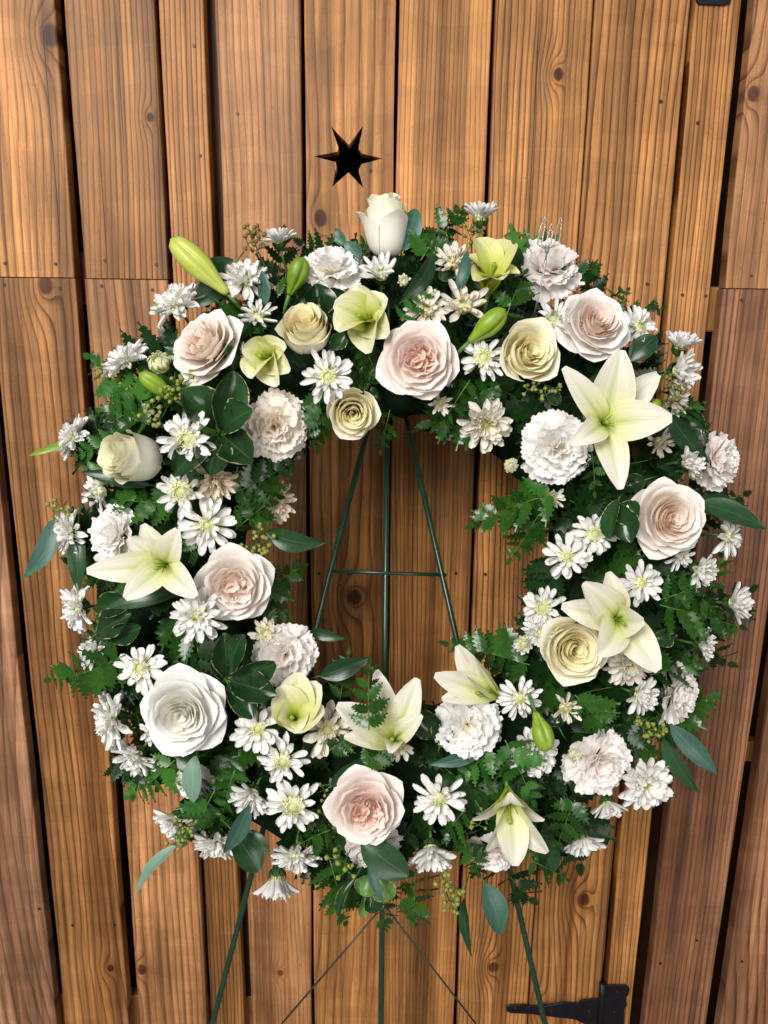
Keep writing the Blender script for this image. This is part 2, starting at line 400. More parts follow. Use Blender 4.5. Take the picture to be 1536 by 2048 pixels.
# (parent, left edge top/bottom, right edge top/bottom, z range, front offset, material args)
PL = [
 (wall, (-330, -70), (-104, 111), None, 0.002, dict(light=ROSY, dark=ROSYD, freq=58, amp=14, mid=.8, contrast=.8)),
 (wall, (-78, 130), (109, 257), (zj1 + g, ZTOP), 0.0, dict(light=WARM, dark=WARMD, freq=105, amp=10, knots=[kn(100, 70, 26, 3.2)], cracks=[ck(103, 30, 500)])),
 (wall, (-78, 130), (109, 257), (ZBOT, zj1 - g), 0.001, dict(light=WARM, dark=WARMD, freq=78, amp=10, contrast=.85, knots=[kn(90, 570, 22, 4.0), kn(220, 1937, 9, 2.0)])),
 (wall, (128, 280), (307, 413), (zj2 + g, ZTOP), 0.0, dict(light=WARM, dark=WARMD, freq=130, amp=9, knots=[kn(300, 235, 9, 2.0)], cracks=[ck(240, 0, 330), ck(205, 200, 560)])),
 (wall, (128, 280), (307, 413), (ZBOT, zj2 - g), 0.001, dict(light=PINK, dark=PINKD, freq=85, amp=8, contrast=.8, knots=[kn(283, 1940, 13, 2.5)])),
 (wall, (317, 424), (405, 487), None, 0.0015, dict(light=GOLD, dark=GOLDD, freq=150, amp=5, mid=.7, contrast=1.15)),
 (door, (428, 502), (600, 624), None, 0.004, dict(light=PINK, dark=PINKD, freq=120, amp=16, mid=1.0, contrast=.7, knots=[kn(560, 1950, 9, 2.6)])),
 (door, (609, 630), (793, 761), None, 0.003, dict(light=GOLD, dark=GOLDD, freq=72, amp=12, contrast=.8, knots=[kn(641, 436, 17, 2.4), kn(709, 1196, 19, 3.4)])),
 (door, (798, 766), (986, 907), None, 0.003, dict(light=GOLD, dark=GOLDD, freq=165, amp=9, contrast=.8)),
 (door, (995, 914), (1188, 1054), None, 0.0035, dict(light=GOLD, dark=GOLDD, freq=135, amp=8, knots=[kn(1117, 147, 12, 4.2), kn(988, 1938, 14, 3.6)], cracks=[ck(1066, 0, 560, .003), ck(1092, 180, 420, .002)])),
 (door, (1192, 1058), (1383, 1197), None, 0.003, dict(light=GOLD, dark=GOLDD, freq=90, amp=8, knots=[kn(1168, 1803, 17, 3.2), kn(1090, 2020, 14, 3.0)])),
 (wall, (1393, 1208), (1484, 1259), None, 0.0, dict(light=GOLD, dark=GOLDD, freq=150, amp=8, mid=.8)),
 (wall, (1506, 1288), (1712, 1410), (zj3 + g, ZTOP), -0.006, dict(light=PINK, dark=ROSYD, freq=62, amp=9, knots=[kn(1502, 190, 15, 3.6)])),
 (wall, (1506, 1288), (1712, 1410), (ZBOT, zj3 - g), -0.005, dict(light=DEEP, dark=DEEPD, freq=120, amp=9)),
 (wall, (1742, 1438), (1990, 1640), None, -0.003, dict(light=DEEP, dark=DEEPD, freq=70, amp=14)),
 (wall, (-590, -270), (-345, -82), None, 0.0, dict(light=ROSY, dark=ROSYD, freq=70, amp=9)),
 (wall, (-850, -470), (-605, -282), None, 0.001, dict(light=PINK, dark=PINKD, freq=90, amp=9)),
 (wall, (2005, 1655), (2250, 1850), None, -0.002, dict(light=DEEP, dark=DEEPD, freq=80, amp=9)),
 (wall, (2265, 1865), (2510, 2060), None, -0.003, dict(light=ROSY, dark=ROSYD, freq=90, amp=9)),
]
star_px = [(662, 252), (698, 290), (726, 252), (717, 298), (724, 307), (764, 317), (723, 328), (717, 342), (727, 376),
           (697, 345), (664, 374), (673, 335), (671, 324), (628, 313), (675, 303), (677, 296)]
planks = []
for i, (par, le, re, zr, fr, kw) in enumerate(PL):
    z0, z1 = zr if zr else (ZBOT, ZTOP)
    m = wood('wood_plank_%d' % i, 1.0 + i * 2.37, **kw)
    holes = None
    if i == 7:
        rs = random.Random(9); pts = []
        for q in range(len(star_px)):
            (xa, ya), (xb, yb) = star_px[q], star_px[(q + 1) % len(star_px)]
            for u in (0, .3, .62):
                j = .55 if u else 0
                pts.append((xa + (xb - xa) * u + rs.uniform(-j, j), ya + (yb - ya) * u + rs.uniform(-j, j)))
        holes = [[(wall_at(x, y, fr).x, wall_at(x, y, fr).z) for x, y in pts]]
    me = plank_mesh('plank', edge_line(*le), edge_line(*re), z0, z1, m, 40 + i, front=fr, holes=holes)
    planks.append(link('plank', me, par))
planks[7]['label'] = 'door plank with the star cut-out'

def box_mesh(name, x0, x1, y0, y1, z0, z1, mat, bev=0.002):
    bm = bmesh.new(); bmesh.ops.create_cube(bm, size=1.0)
    for v in bm.verts:
        v.co = Vector(((x0 + x1) / 2 + v.co.x * (x1 - x0), (y0 + y1) / 2 + v.co.y * (y1 - y0), (z0 + z1) / 2 + v.co.z * (z1 - z0)))
    if bev: bmesh.ops.bevel(bm, geom=list(bm.edges), offset=bev, segments=1, affect='EDGES')
    me = bpy.data.meshes.new(name); bm.to_mesh(me); bm.free(); me.materials.append(mat); return me
M_BAT = wood('wood_batten', 77.0, light=GOLD, dark=GOLDD, freq=20, amp=3)
link('dark_gap_sheet', box_mesh('dark_gap_sheet', -1.9, 1.9, 0.16, 0.18, 0.0, 2.4, M_GAP_DARK, 0), wall)  # added dark sheet that stands in for the darkness behind gaps and star
for (x0, x1, ya, yb) in ((-1.0, -0.40, 505, 612), (0.46, 1.0, 560, 650), (0.46, 1.0, 1470, 1510), (-1.0, -0.2, 1990, 2080)):
    za, zb = wall_at(300, ya, .03).z, wall_at(300, yb, .03).z
    link('batten', box_mesh('batten', x0, x1, 0.0275, 0.05, zb, za, M_BAT), wall)
# door stop behind the wide gap on the left of the door
M_STOP = wood('wood_stop', 91.0, light=(0.10, 0.038, 0.014), dark=(0.05, 0.018, 0.007), freq=90, amp=4)
link('door_stop', plank_mesh('door_stop', edge_line(392, 478), edge_line(425, 498), ZBOT, ZTOP, M_STOP, 5, front=0.03), wall)

# nails
bm = bmesh.new(); bmesh.ops.create_cone(bm, cap_ends=True, segments=10, radius1=0.0026, radius2=0.0021, depth=0.0016)
bmesh.ops.rotate(bm, verts=bm.verts, cent=(0, 0, 0), matrix=Matrix.Rotation(math.pi / 2, 3, 'X'))
NAIL = bpy.data.meshes.new('nail'); bm.to_mesh(NAIL); bm.free(); NAIL.materials.append(M_NAIL)
for (px, py, k) in ((10, 527, 1), (111, 528, 1), (8, 570, 2), (119, 577, 2), (209, 521, 3), (313, 529, 3), (203, 572, 4), (305, 580, 4),
                    (388, 91, 5), (400, 311, 5), (475, 227, 6), (741, 341, 7), (1322, 203, 10), (1295, 568, 10), (1396, 246, 11),
                    (1365, 590, 11), (1412, 592, 11), (1503, 552, 13), (1484, 600, 13), (638, 1147, 7), (697, 1148, 7), (862, 1150, 8), (912, 1147, 8),
                    (971, 1149, 9), (145, 1851, 2), (229, 1850, 2), (78, 1818, 0), (1321, 1927, 13), (1394, 1881, 13), (1484, 1923, 14)):
    fy = PL[k][4] - 0.0004
    p = wall_at(px, py, fy)
    link('nail', NAIL, planks[k], Matrix.Translation(p))

# hinges
def plate(name, pts_px, y0, thick, mat, parent):
    bm = bmesh.new()
    vs = [bm.verts.new((wall_at(x, y, y0).x, y0, wall_at(x, y, y0).z)) for x, y in pts_px]
    f = bm.faces.new(vs)
    r = bmesh.ops.extrude_face_region(bm, geom=[f])
    bmesh.ops.translate(bm, verts=[q for q in r['geom'] if isinstance(q, bmesh.types.BMVert)], vec=(0, -thick, 0))
    bmesh.ops.recalc_face_normals(bm, faces=bm.faces)
    bmesh.ops.bevel(bm, geom=[e for e in bm.edges], offset=0.0006, segments=1, affect='EDGES')
    me = bpy.data.meshes.new(name); bm.to_mesh(me); bm.free(); me.materials.append(mat)
    return link(name, me, parent)
strap = [(1012, 2014), (1014, 2010), (1020, 2008), (1050, 2007), (1056, 2010), (1090, 2010), (1125, 2003), (1155, 2004), (1163, 1998), (1199, 1995),
         (1199, 2062), (1168, 2046), (1150, 2037), (1100, 2031), (1060, 2026), (1020, 2024), (1014, 2021)]
leafp = [(1207, 1968), (1252, 1968), (1258, 1974), (1257, 1986), (1251, 1994), (1253, 2008), (1248, 2018), (1246, 2062), (1205, 2062)]
hg = plate('hinge', strap, -0.001, 0.003, M_IRON, door); hg['label'] = 'black iron strap hinge'
plate('hinge_leaf', leafp, -0.0035, 0.003, M_IRON, hg)
a, b = wall_at(1205, 1966, -0.004), wall_at(1199, 2064, -0.004)
link('hinge_barrel', tube_mesh('hinge_barrel', [a, (a + b) / 2, b], 0.0055, M_IRON, 12), hg)
SCREW = bpy.data.meshes.new('screw'); bm = bmesh.new()
bmesh.ops.create_uvsphere(bm, u_segments=10, v_segments=6, radius=0.0028)
for v in bm.verts: v.co.y *= 0.45
bm.to_mesh(SCREW); bm.free(); SCREW.materials.append(M_NAIL)
for (x, y) in ((1030, 2016), (1103, 2021), (1178, 2023), (1235, 1984), (1229, 2024)):
    link('screw', SCREW, hg, Matrix.Translation(wall_at(x, y, -0.0065 if x > 1200 else -0.004)))
h2 = plate('hinge', [(1392, -60), (1441, -60), (1463, -4), (1458, 9), (1446, 12), (1396, 10), (1391, 4)], -0.0005, 0.003, M_IRON, door)
h2['label'] = 'black iron hinge at the top edge'

# the floor the easel stands on
fl = link('floor', box_mesh('floor', -3, 3, -3.5, 0.5, -0.05, 0.0, M_CONC, 0)); fl['kind'] = 'structure'

# ================================================================== the wire easel
easel = empty('wire_easel', trs(at(768, 1900, 0.98), Matrix.Identity(3)), 'thin dark green wire easel holding up the flower wreath', 'easel')
EB = easel.matrix_world.translation.copy()
def leg_pts(a, b, d0, d1):
    p, q = at(*a, d0), at(*b, d1)
    k = (p.z - 0.005) / (p.z - q.z)          # carry the line on to the floor
    r = p + (q - p) * k
    return [p - EB, p + (q - p) * .5 - EB, q - EB, r - EB]
for (nm, a, b, r) in (('leg', (758, 770), (425, 2048), 0.0036), ('leg', (797, 770), (1090, 2048), 0.0036), ('leg', (776, 720), (762, 2048), 0.0036)):
    link(nm, tube_mesh(nm, leg_pts(a, b, 0.985, 0.985), r, M_WIRE, 8), easel)
link('crossbar', tube_mesh('crossbar', [at(655, 1142, .984) - EB, at(770, 1146, .983) - EB, at(893, 1150, .984) - EB], 0.0024, M_WIRE, 8), easel)
for (a, b) in (((768, 1810), (563, 2048)), ((772, 1815), (952, 2048))):
    link('brace', tube_mesh('brace', leg_pts(a, b, 1.03, 1.05)[:3], 0.0013, M_WIREG, 6), easel)

# the foam ring that carries the flowers
def foam_ring():
    v = []; nu, nv = 90, 16
    rr = random.Random(4)
    for i in range(nu):
        a = 2 * math.pi * i / nu
        for k in range(nv):
            b = 2 * math.pi * k / nv
            R = 445 + 150 * math.cos(b) * (1 + .06 * math.sin(7 * a)) + rr.uniform(-8, 8)
            d = 0.945 - 0.045 * math.sin(b) + rr.uniform(-.003, .003)
            v.append(at(WC[0] + R * math.cos(a), WC[1] + R * math.sin(a), d))
    f = [(i * nv + k, ((i + 1) % nu) * nv + k, ((i + 1) % nu) * nv + (k + 1) % nv, i * nv + (k + 1) % nv) for i in range(nu) for k in range(nv)]
    o = at(*WC, .95)
    me = mesh('floral_foam_ring', [p - o for p in v], f, M_FOAM)
    ob = link('floral_foam_ring', me, None, Matrix.Translation(o))
    tag(ob, 'dark green foam ring hidden under the flowers and ferns', 'foam ring')
foam_ring()

# ================================================================== petals and flowers
def lerp(a, b, t):
    a = np.asarray(a, float); b = np.asarray(b, float); t = np.asarray(t)[..., None]
    return a * (1 - t) + b * t
def smooth(x, a, b):
    t = np.clip((x - a) / (b - a), 0, 1); return t * t * (3 - 2 * t)
WHITE = (0.86, 0.85, 0.83)

def cup_petal(rg, th0, half, c, nu=9, nv=9, spiral=0.05, ruf=0.02, tip=0.05, rnd_top=0.28, base=(1, 1, 1), edge=(1, 1, 1), gpow=1.0, off=(0, 0), mat=None, kmin=2.0):
    """a petal wrapped round the axis; c = four (r, z) Bezier points from base to lip"""
    s = np.linspace(-1, 1, nu)[None, :]; t = np.linspace(0, 1, nv)[:, None]
    top = 1 - rnd_top * np.abs(s) ** 2.6 + tip * np.exp(-(s / 0.22) ** 2) - tip
    tt = t * top
    b = [(1 - tt) ** 3, 3 * tt * (1 - tt) ** 2, 3 * tt ** 2 * (1 - tt), tt ** 3]
    r = sum(bi * ci[0] for bi, ci in zip(b, c)); z = sum(bi * ci[1] for bi, ci in zip(b, c))
    th = th0 + half * s * (0.55 + 0.45 * np.sqrt(tt))
    p = [rg.uniform(0, 6.28) for _ in range(4)]; k1 = rg.uniform(kmin, kmin + 2)
    t2 = tt * tt
    r = r + spiral * s * (0.3 + 0.7 * tt) + ruf * t2 * (np.sin(k1 * s + p[0]) + 0.6 * np.sin(2.3 * k1 * s + p[1]))
    z = z + ruf * 1.2 * t2 * (np.sin(k1 * 1.2 * s + p[2]) + 0.4 * np.sin(3.1 * k1 * s + p[3]))
    x = off[0] + r * np.cos(th); y = off[1] + r * np.sin(th)
    v = np.stack([x, y, z + 0 * x], -1).reshape(-1, 3)
    g = (np.broadcast_to(tt, x.shape) ** gpow).reshape(-1)
    st = np.stack([np.broadcast_to(s, x.shape), np.broadcast_to(t, x.shape)], -1).reshape(-1, 2)
    return mesh('petal', v, grid_faces(nu, nv), mat or M_ROSE, lerp(base, edge, g), st)

def garden_rose(rg, inner, outer, spiral=False):
    """meshes of a full, quartered rose: unit radius about 1, lip height about 0.8"""
    out = []
    inner = np.array(inner); outer = np.array(outer)
    lay = [(5, 58, [(.06, -.1), (.62, -.12), (.90, .30), (1.09, .22)], .30),
           (5, 56, [(.06, -.05), (.62, -.04), (.76, .48), (.97, .40)], .27),
           (4, 64, [(.06, 0), (.58, .04), (.60, .58), (.80, .55)], .22),
           (4, 64, [(.05, .1), (.50, .12), (.45, .66), (.62, .67)], .16)]
    if not spiral: lay.append((5, 54, [(.05, .15), (.42, .2), (.33, .68), (.47, .73)], .12))
    a0 = rg.uniform(0, 6.28)
    for li, (n, half, c, rt) in enumerate(lay):
        for k in range(n):
            th = a0 + 2 * math.pi * (k + .5 * (li % 2) + rg.uniform(-.12, .12)) / n
            j = rg.uniform(.93, 1.06); zz = rg.uniform(-.05, .05)
            cc = [(p[0] * (1 if q < 2 else j), p[1] + (zz if q > 1 else 0)) for q, p in enumerate(c)]
            if li == 0: cc[3] = (cc[3][0], cc[3][1] - rg.uniform(0, .14))
            f = li / 5.0
            col = outer * (1 - f * .45) + inner * f * .45
            out.append(cup_petal(rg, th, math.radians(half + rg.uniform(-6, 6)), cc, 11, 9, spiral=.05, ruf=.014 + .008 * li, tip=.15 if li < 2 else .06,
                                 rnd_top=rt, base=col * .5 + inner * .5, edge=col, kmin=2.0 + li * .5))
    if spiral:                                # heart of tightly wound petals
        for k, (rr, h, n) in enumerate(((.44, .74, 3), (.34, .77, 3), (.25, .78, 3), (.165, .77, 2), (.09, .75, 2), (.035, .73, 1))):
            for q in range(n):
                th = a0 + k * 1.1 + 2 * math.pi * (q + rg.uniform(-.1, .1)) / n
                z = h + rg.uniform(-.035, .03)
                out.append(cup_petal(rg, th, math.radians(78 if n > 2 else 115), [(rr * .5, .2), (rr * 1.05, .3), (rr * .85, z - .12), (rr * 1.05 + .06, z)], 11, 7,
                                     spiral=.05, ruf=.022, tip=.04, rnd_top=.14, base=inner, edge=inner * (.4 + .1 * min(k, 3)) + outer * (.6 - .1 * min(k, 3)), gpow=1.5, kmin=2.5))
        return out, None
    # folded heart: short petals curled about several off-centre points
    nq = rg.choice((4, 5))
    for q in range(nq):
        a = a0 + 2 * math.pi * q / nq + rg.uniform(-.3, .3)
        for k in range(3):
            rho = .25 - .045 * k
            o = (rho * math.cos(a), rho * math.sin(a))
            rr = .05 + .058 * k
            h = .68 - .02 * k + rg.uniform(-.05, .05)
            th = a + rg.uniform(-.4, .4) + (math.pi if rg.random() < .25 else 0)
            out.append(cup_petal(rg, th, math.radians(rg.uniform(75, 125)), [(rr * .5, .2), (rr, .35), (rr * .85, h - .12), (rr * 1.45, h)], 11, 6,
                                 spiral=.03, ruf=.028, tip=0, rnd_top=.10, base=inner, edge=inner * .55 + outer * .45, gpow=2.0, off=o, kmin=3.0))
    return out, [(0, .85)]

def tea_rose(rg, inner, outer, h=1.15, opened=1.0):
    """spiral rose with a high centre; h = height of the lip, opened = how far the outer petals roll back"""
    out = []; inner = np.array(inner); outer = np.array(outer); a0 = rg.uniform(0, 6.28)
    lay = [(3, 70, .80, 1.02, .86, .20), (3, 70, .74, .84, .97, .18), (3, 74, .58, .60, 1.05, .14), (3, 78, .45, .47, 1.08, .12), (3, 80, .34, .35, 1.09, .10),
           (3, 85, .24, .24, 1.08, .06), (2, 110, .15, .15, 1.06, .05), (1, 150, .07, .07, 1.03, .04)]
    for li, (n, half, belly, lip, hh, rt) in enumerate(lay):
        for k in range(n):
            th = a0 + li * .9 + 2 * math.pi * (k + rg.uniform(-.08, .08)) / n
            z = h * hh * rg.uniform(.94, 1.04)
            ro = (.26 * opened if li == 0 else (.15 * opened if li == 1 else (.16 if li < 5 else .08))) * rg.uniform(.6, 1.25)
            c = [(.10, 0), (belly * 1.42, .02 * h), (belly * .72, .78 * z), (lip * .88 + ro, z - (.10 * opened if li < 2 else 0) * rg.uniform(.2, 1.4))]
            f = min(1, li / 4.0)
            col = outer * (1 - f) + inner * f
            out.append(cup_petal(rg, th, math.radians(half), c, 11, 10, spiral=.055 if li < 7 else .03, ruf=.026 if li > 1 else .04, tip=.08 if li < 2 else .02, rnd_top=rt,
                                 base=col * .55 + inner * .45, edge=col, kmin=2.0))
    return out, None

def calyx_mesh(rg, r, mat=None):
    v = []; f = []
    n = 5
    for k in range(n):                        # five sepals
        a = 2 * math.pi * k / n; b = len(v)
        for j in range(5):
            t = j / 4.0; w = r * .34 * (1 - t) ** .7 * (1 - .3 * (t == 0)); rr = r * (.25 + .75 * math.sin(t * 1.9)); z = r * (-.35 + .55 * t)
            ca, sa = math.cos(a), math.sin(a)
            v += [(rr * ca - w * -sa * -1 * -1, rr * sa + w * ca * -1, z), (rr * ca * 1.03, rr * sa * 1.03, z - .02 * r), (rr * ca - w * sa, rr * sa + w * ca, z)]
        for j in range(4):
            for i in range(2):
                q = b + j * 3 + i; f.append((q, q + 1, q + 4, q + 3))
    b = len(v); m = 10
    for j in range(4):
        t = j / 3.0
        for k in range(m):
            a = 2 * math.pi * k / m
            rr = r * (.16 + .30 * math.sin(t * 1.6)); v.append((rr * math.cos(a), rr * math.sin(a), r * (-.75 + .62 * t)))
    f += [(b + j * m + k, b + j * m + (k + 1) % m, b + (j + 1) * m + (k + 1) % m, b + (j + 1) * m + k) for j in range(3) for k in range(m)]
    return mesh('calyx', v, f, mat or M_CALYX)

def stem_to_ring(root, px, py, start, n_w, rad, mat=None):
    """stalk from under the head, curving back into the foam ring; root has scale sc"""
    a = math.atan2(py - WC[1], px - WC[0]); r = math.hypot(px - WC[0], py - WC[1])
    q = min(max(r, 360), 520)
    end = at(WC[0] + q * math.cos(a), WC[1] + q * math.sin(a), .935)
    p0 = Vector(start); mid = p0 - n_w * ((end - p0).length * .45)
    pts = bez2(p0, mid, end, 7)
    inv = root.matrix_world.inverted()
    sc = root.matrix_world.to_scale().x
    me = tube_mesh('stem', [inv @ p for p in pts], rad / sc, mat or M_STEM, 7)
    return link('stem', me, root)

def place_head(name, px, py, r_px, fx, fy, dz, height, label, cat, group, roll):
    """empty whose +Z looks along the facing; the middle of the head falls on the photo point"""
    d = ring_depth(px, py) - 0.028 - dz
    s = r_px * d / F
    n = facing(fx, fy)
    c = at(px, py, d)
    base = c - n * (height * s)
    root = empty(name, trs(base, basis(n, roll), s), label, cat, group)
    return root, base, n, s

# ---- roses -------------------------------------------------------------------
BL_IN, BL_OUT = (0.95, 0.80, 0.69), (0.94, 0.915, 0.875)
PK_IN, PK_OUT = (0.95, 0.72, 0.62), (0.94, 0.90, 0.865)
WH_IN, WH_OUT = (0.95, 0.935, 0.85), (0.94, 0.94, 0.935)
CR_IN, CR_OUT = (0.985, 0.925, 0.66), (0.98, 0.95, 0.82)
IV_IN, IV_OUT = (0.95, 0.94, 0.72), (0.95, 0.93, 0.84)
ROSES = [  # x, y, radius, fx, fy, dz, kind, colours, (height, opened), label
 (412, 692, 79, -.42, -.36, .012, 'g', (BL_IN, BL_OUT), None, 'blush white garden rose tilted toward the upper left, below the dense white chrysanthemum'),
 (838, 720, 80, -.02, .10, .020, 'g', (PK_IN, PK_OUT), None, 'large blush garden rose with pink folded heart at the top middle of the wreath'),
 (1188, 650, 76, .16, -.20, .016, 'g', (BL_IN, WH_OUT), None, 'white garden rose with faint peach heart below the clear candle pick'),
 (1335, 1036, 80, .14, .02, .014, 'g', (BL_IN, BL_OUT), None, 'pale peach garden rose at the right of the wreath beneath the large lily'),
 (470, 1170, 75, .16, .05, .016, 'g', (BL_IN, BL_OUT), None, 'peach hearted garden rose beside the open lily on the left inner edge'),
 (367, 1424, 86, .03, .02, .022, 'g', (WH_IN, WH_OUT), None, 'pure white garden rose at the lower left of the wreath'),
 (732, 1616, 79, .03, .06, .024, 'g', (PK_IN, PK_OUT), None, 'blush garden rose with pink heart at the bottom middle of the wreath'),
 (772, 455, 51, -.06, -.90, .006, 't', (IV_IN, IV_OUT), (2.15, .9), 'ivory rosebud seen from the side, topmost flower of the wreath'),
 (611, 655, 58, -.06, -.46, .014, 't', (CR_IN, CR_OUT), (1.35, .45), 'closed cream rose between the two yellow green lily cups at top left'),
 (706, 826, 54, .03, .30, .012, 't', (CR_IN, CR_OUT), (1.10, 1.0), 'cream rose on the upper inner edge, under a white chrysanthemum'),
 (1059, 705, 65, .20, .03, .016, 't', (CR_IN, CR_OUT), (.85, .8), 'cream yellow rose left of the white garden rose at top right'),
 (268, 915, 59, -.60, -.08, .012, 't', (IV_IN, IV_OUT), (1.75, .6), 'ivory rosebud lying sideways and pointing left on the left of the wreath'),
 (1150, 1298, 70, .02, -.02, .010, 't', (CR_IN, CR_OUT), (.82, 1.1), 'cream yellow rose tucked behind the open lily at lower right'),
]
for i, (px, py, r, fx, fy, dz, kind, cols, ht, lab) in enumerate(ROSES):
    rg = random.Random(100 + i)
    if kind == 'g':
        ms, _ = garden_rose(rg, *cols, spiral=(i in (2, 3, 5))); hh = .28; nm = 'garden_rose'
    else:
        ms, _ = tea_rose(rg, *cols, h=ht[0], opened=ht[1]); hh = .52 * ht[0] if ht[0] > 1.5 else .62 * ht[0]; nm = 'cream_rose'
    root, base, n, s = place_head(nm, px, py, r, fx, fy, dz, hh, lab, 'rose', 'roses in the wreath', rg.uniform(0, 6.28))
    for me in ms: link('petal', me, root)
    link('calyx', calyx_mesh(rg, .36), root)
    stem_to_ring(root, px, py, base - n * (.2 * s), n, .0035)

# ---- carnations ----------------------------------------------------------------
def carnation_petal(rg, inner, outer):
    nu, nv = 15, 8
    s = np.linspace(-1, 1, nu)[None, :]; t = np.linspace(0, 1, nv)[:, None]
    w = .05 + .50 * smooth(t, .25, .95)
    teeth = np.array([(.030 if i % 2 else -.022) + rg.uniform(-.014, .014) for i in range(nu)])[None, :]
    y = t * (1 - .10 * s ** 2) + teeth * t ** 6
    x = s * w
    am = rg.uniform(.05, .085); k1 = rg.uniform(3.6, 6.0); p = [rg.uniform(0, 6.28) for _ in range(3)]
    z = am * smooth(t, .25, 1) * (np.sin(k1 * s + p[0]) + .55 * np.sin(2.3 * k1 * s + p[1])) + rg.uniform(-.12, .16) * (t ** 2)
    z = z + .12 * s ** 2 * t
    x = x + .03 * smooth(t, .4, 1) * np.sin(4 * s + p[2])
    v = np.stack([x, y, z + 0 * x], -1).reshape(-1, 3)
    g = (np.broadcast_to(t, x.shape)).reshape(-1)
    st = np.stack([np.broadcast_to(s, x.shape), np.broadcast_to(t, x.shape)], -1).reshape(-1, 2)
    return mesh('petal', v, grid_faces(nu, nv), M_CARN, lerp(inner, outer, smooth(g, .3, .85)), st)
rgc = random.Random(55)
CPET = {'w': [carnation_petal(rgc, (.965, .92, .76), (.97, .965, .955)) for _ in range(9)],
        'p': [carnation_petal(rgc, (.96, .85, .68), (.965, .915, .84)) for _ in range(9)],
        'k': [carnation_petal(rgc, (.965, .88, .80), (.97, .94, .92)) for _ in range(9)]}
CCAL = None
CARN = [  # x, y, radius, fx, fy, dz, tint, label
 (664, 528, 62, .05, -.55, .004, 'w', 'white carnation left of the ivory rosebud at the top of the wreath'),
 (1103, 527, 66, .12, -.48, .006, 'k', 'white carnation behind the clear plastic candle pick'),
 (548, 853, 67, .12, .12, .010, 'p', 'peach tinted carnation on the upper left inner edge beside the variegated leaves'),
 (1113, 896, 70, -.12, .08, .012, 'w', 'white carnation with cream heart left of the large open lily'),
 (222, 1072, 63, -.48, -.05, .004, 'w', 'white carnation behind the open lily on the left of the wreath'),
 (573, 1311, 63, .22, -.10, .010, 'k', 'ruffled pale carnation on the lower left inner edge of the wreath'),
 (936, 1454, 66, -.06, -.06, .012, 'w', 'white carnation below the half-open lily at the lower inner edge'),
 (1202, 1532, 65, .20, .18, .010, 'k', 'pale pink white carnation at the lower right next to a white chrysanthemum'),
 (1366, 1392, 58, .72, .05, .004, 'k', 'pale carnation facing right at the lower right edge of the wreath'),
 (1448, 918, 60, .74, -.05, .000, 'k', 'pale carnation facing right, the outermost flower on the right edge'),
 (746, 1708, 58, .05, .62, -.012, 'k', 'white carnation half hidden behind the blush rose at the bottom'),
 (985, 1716, 52, -.10, .70, -.014, 'k', 'pale pink carnation half hidden behind the drooping lily at the bottom'),
 (382, 1572, 45, -.30, .50, -.012, 'w', 'white carnation mostly hidden by leaves under the pure white rose'),
]
def carnation_calyx():
    v, f = [], []
    prof = [(.10, -1.05), (.17, -1.0), (.19, -.6), (.17, -.25), (.22, -.05)]; m = 10
    for (r, z) in prof:
        for k in range(m): v.append((r * math.cos(6.2832 * k / m), r * math.sin(6.2832 * k / m), z))
    for j in range(len(prof) - 1):
        for k in range(m): f.append((j * m + k, j * m + (k + 1) % m, (j + 1) * m + (k + 1) % m, (j + 1) * m + k))
    f.append(tuple(range(m - 1, -1, -1)))
    return mesh('calyx', v, f, M_CALYX)
CCAL = carnation_calyx()
for i, (px, py, r, fx, fy, dz, tc, lab) in enumerate(CARN):
    rg = random.Random(300 + i)
    root, base, n, s = place_head('carnation', px, py, r, fx, fy, dz, .30, lab, 'carnation', 'carnations in the wreath', rg.uniform(0, 6.28))
    N = 36
    for k in range(N):
        fr = (k + .5) / N
        th = k * 2.39996 + rg.uniform(-.25, .25)
        tilt = math.radians(4 + 90 * fr ** .75 + rg.uniform(-9, 9))
        ln = .66 + .36 * fr + rg.uniform(-.06, .06)
        Mx = Matrix.Rotation(th, 4, 'Z') @ Matrix.Translation((0, .02 + .04 * fr, -.05 - .06 * fr)) @ Matrix.Rotation(math.pi / 2 - tilt, 4, 'X') @ \
            Matrix.Rotation(rg.uniform(-.5, .5), 4, 'Y') @ Matrix.Diagonal((ln * rg.uniform(.85, 1.2), ln, ln, 1))
        link('petal', rg.choice(CPET[tc]), root, Mx)
    link('calyx', CCAL, root)
    stem_to_ring(root, px, py, base - n * (.9 * s), n, .0022)

# ---- chrysanthemums -------------------------------------------------------------
def ray_petal(rg, base, tipc, wide=1.0):
    nu, nv = 5, 8
    s = np.linspace(-1, 1, nu)[None, :]; t = np.linspace(0, 1, nv)[:, None]
    w = wide * (.050 + .086 * smooth(t, .0, .75)) * np.sqrt(np.clip(1 - np.clip((t - .72) / .30, 0, 1) ** 2.2, .02, 1))
    x = s * w + rg.uniform(-.05, .05) * t ** 2
    notch = rg.choice((0, .03, .045))
    y = t - notch * (t ** 8) * (1 - np.abs(s)) - .02 * np.abs(s) * t
    bend = rg.uniform(-.16, .14)
    z = bend * t ** 2 + (.075 + rg.uniform(0, .04)) * wide * s ** 2 * (1 - .4 * t) + .018 * np.cos(s * 6.5) * smooth(t, .1, .4)
    v = np.stack([x, y + 0 * x, z + 0 * x], -1).reshape(-1, 3)
    g = np.broadcast_to(t, x.shape).reshape(-1)
    st = np.stack([np.broadcast_to(s, x.shape), np.broadcast_to(t, x.shape)], -1).reshape(-1, 2)
    return mesh('petal', v, grid_faces(nu, nv), M_MUM, lerp(base, tipc, smooth(g, .05, .5)), st)
rgm = random.Random(77)
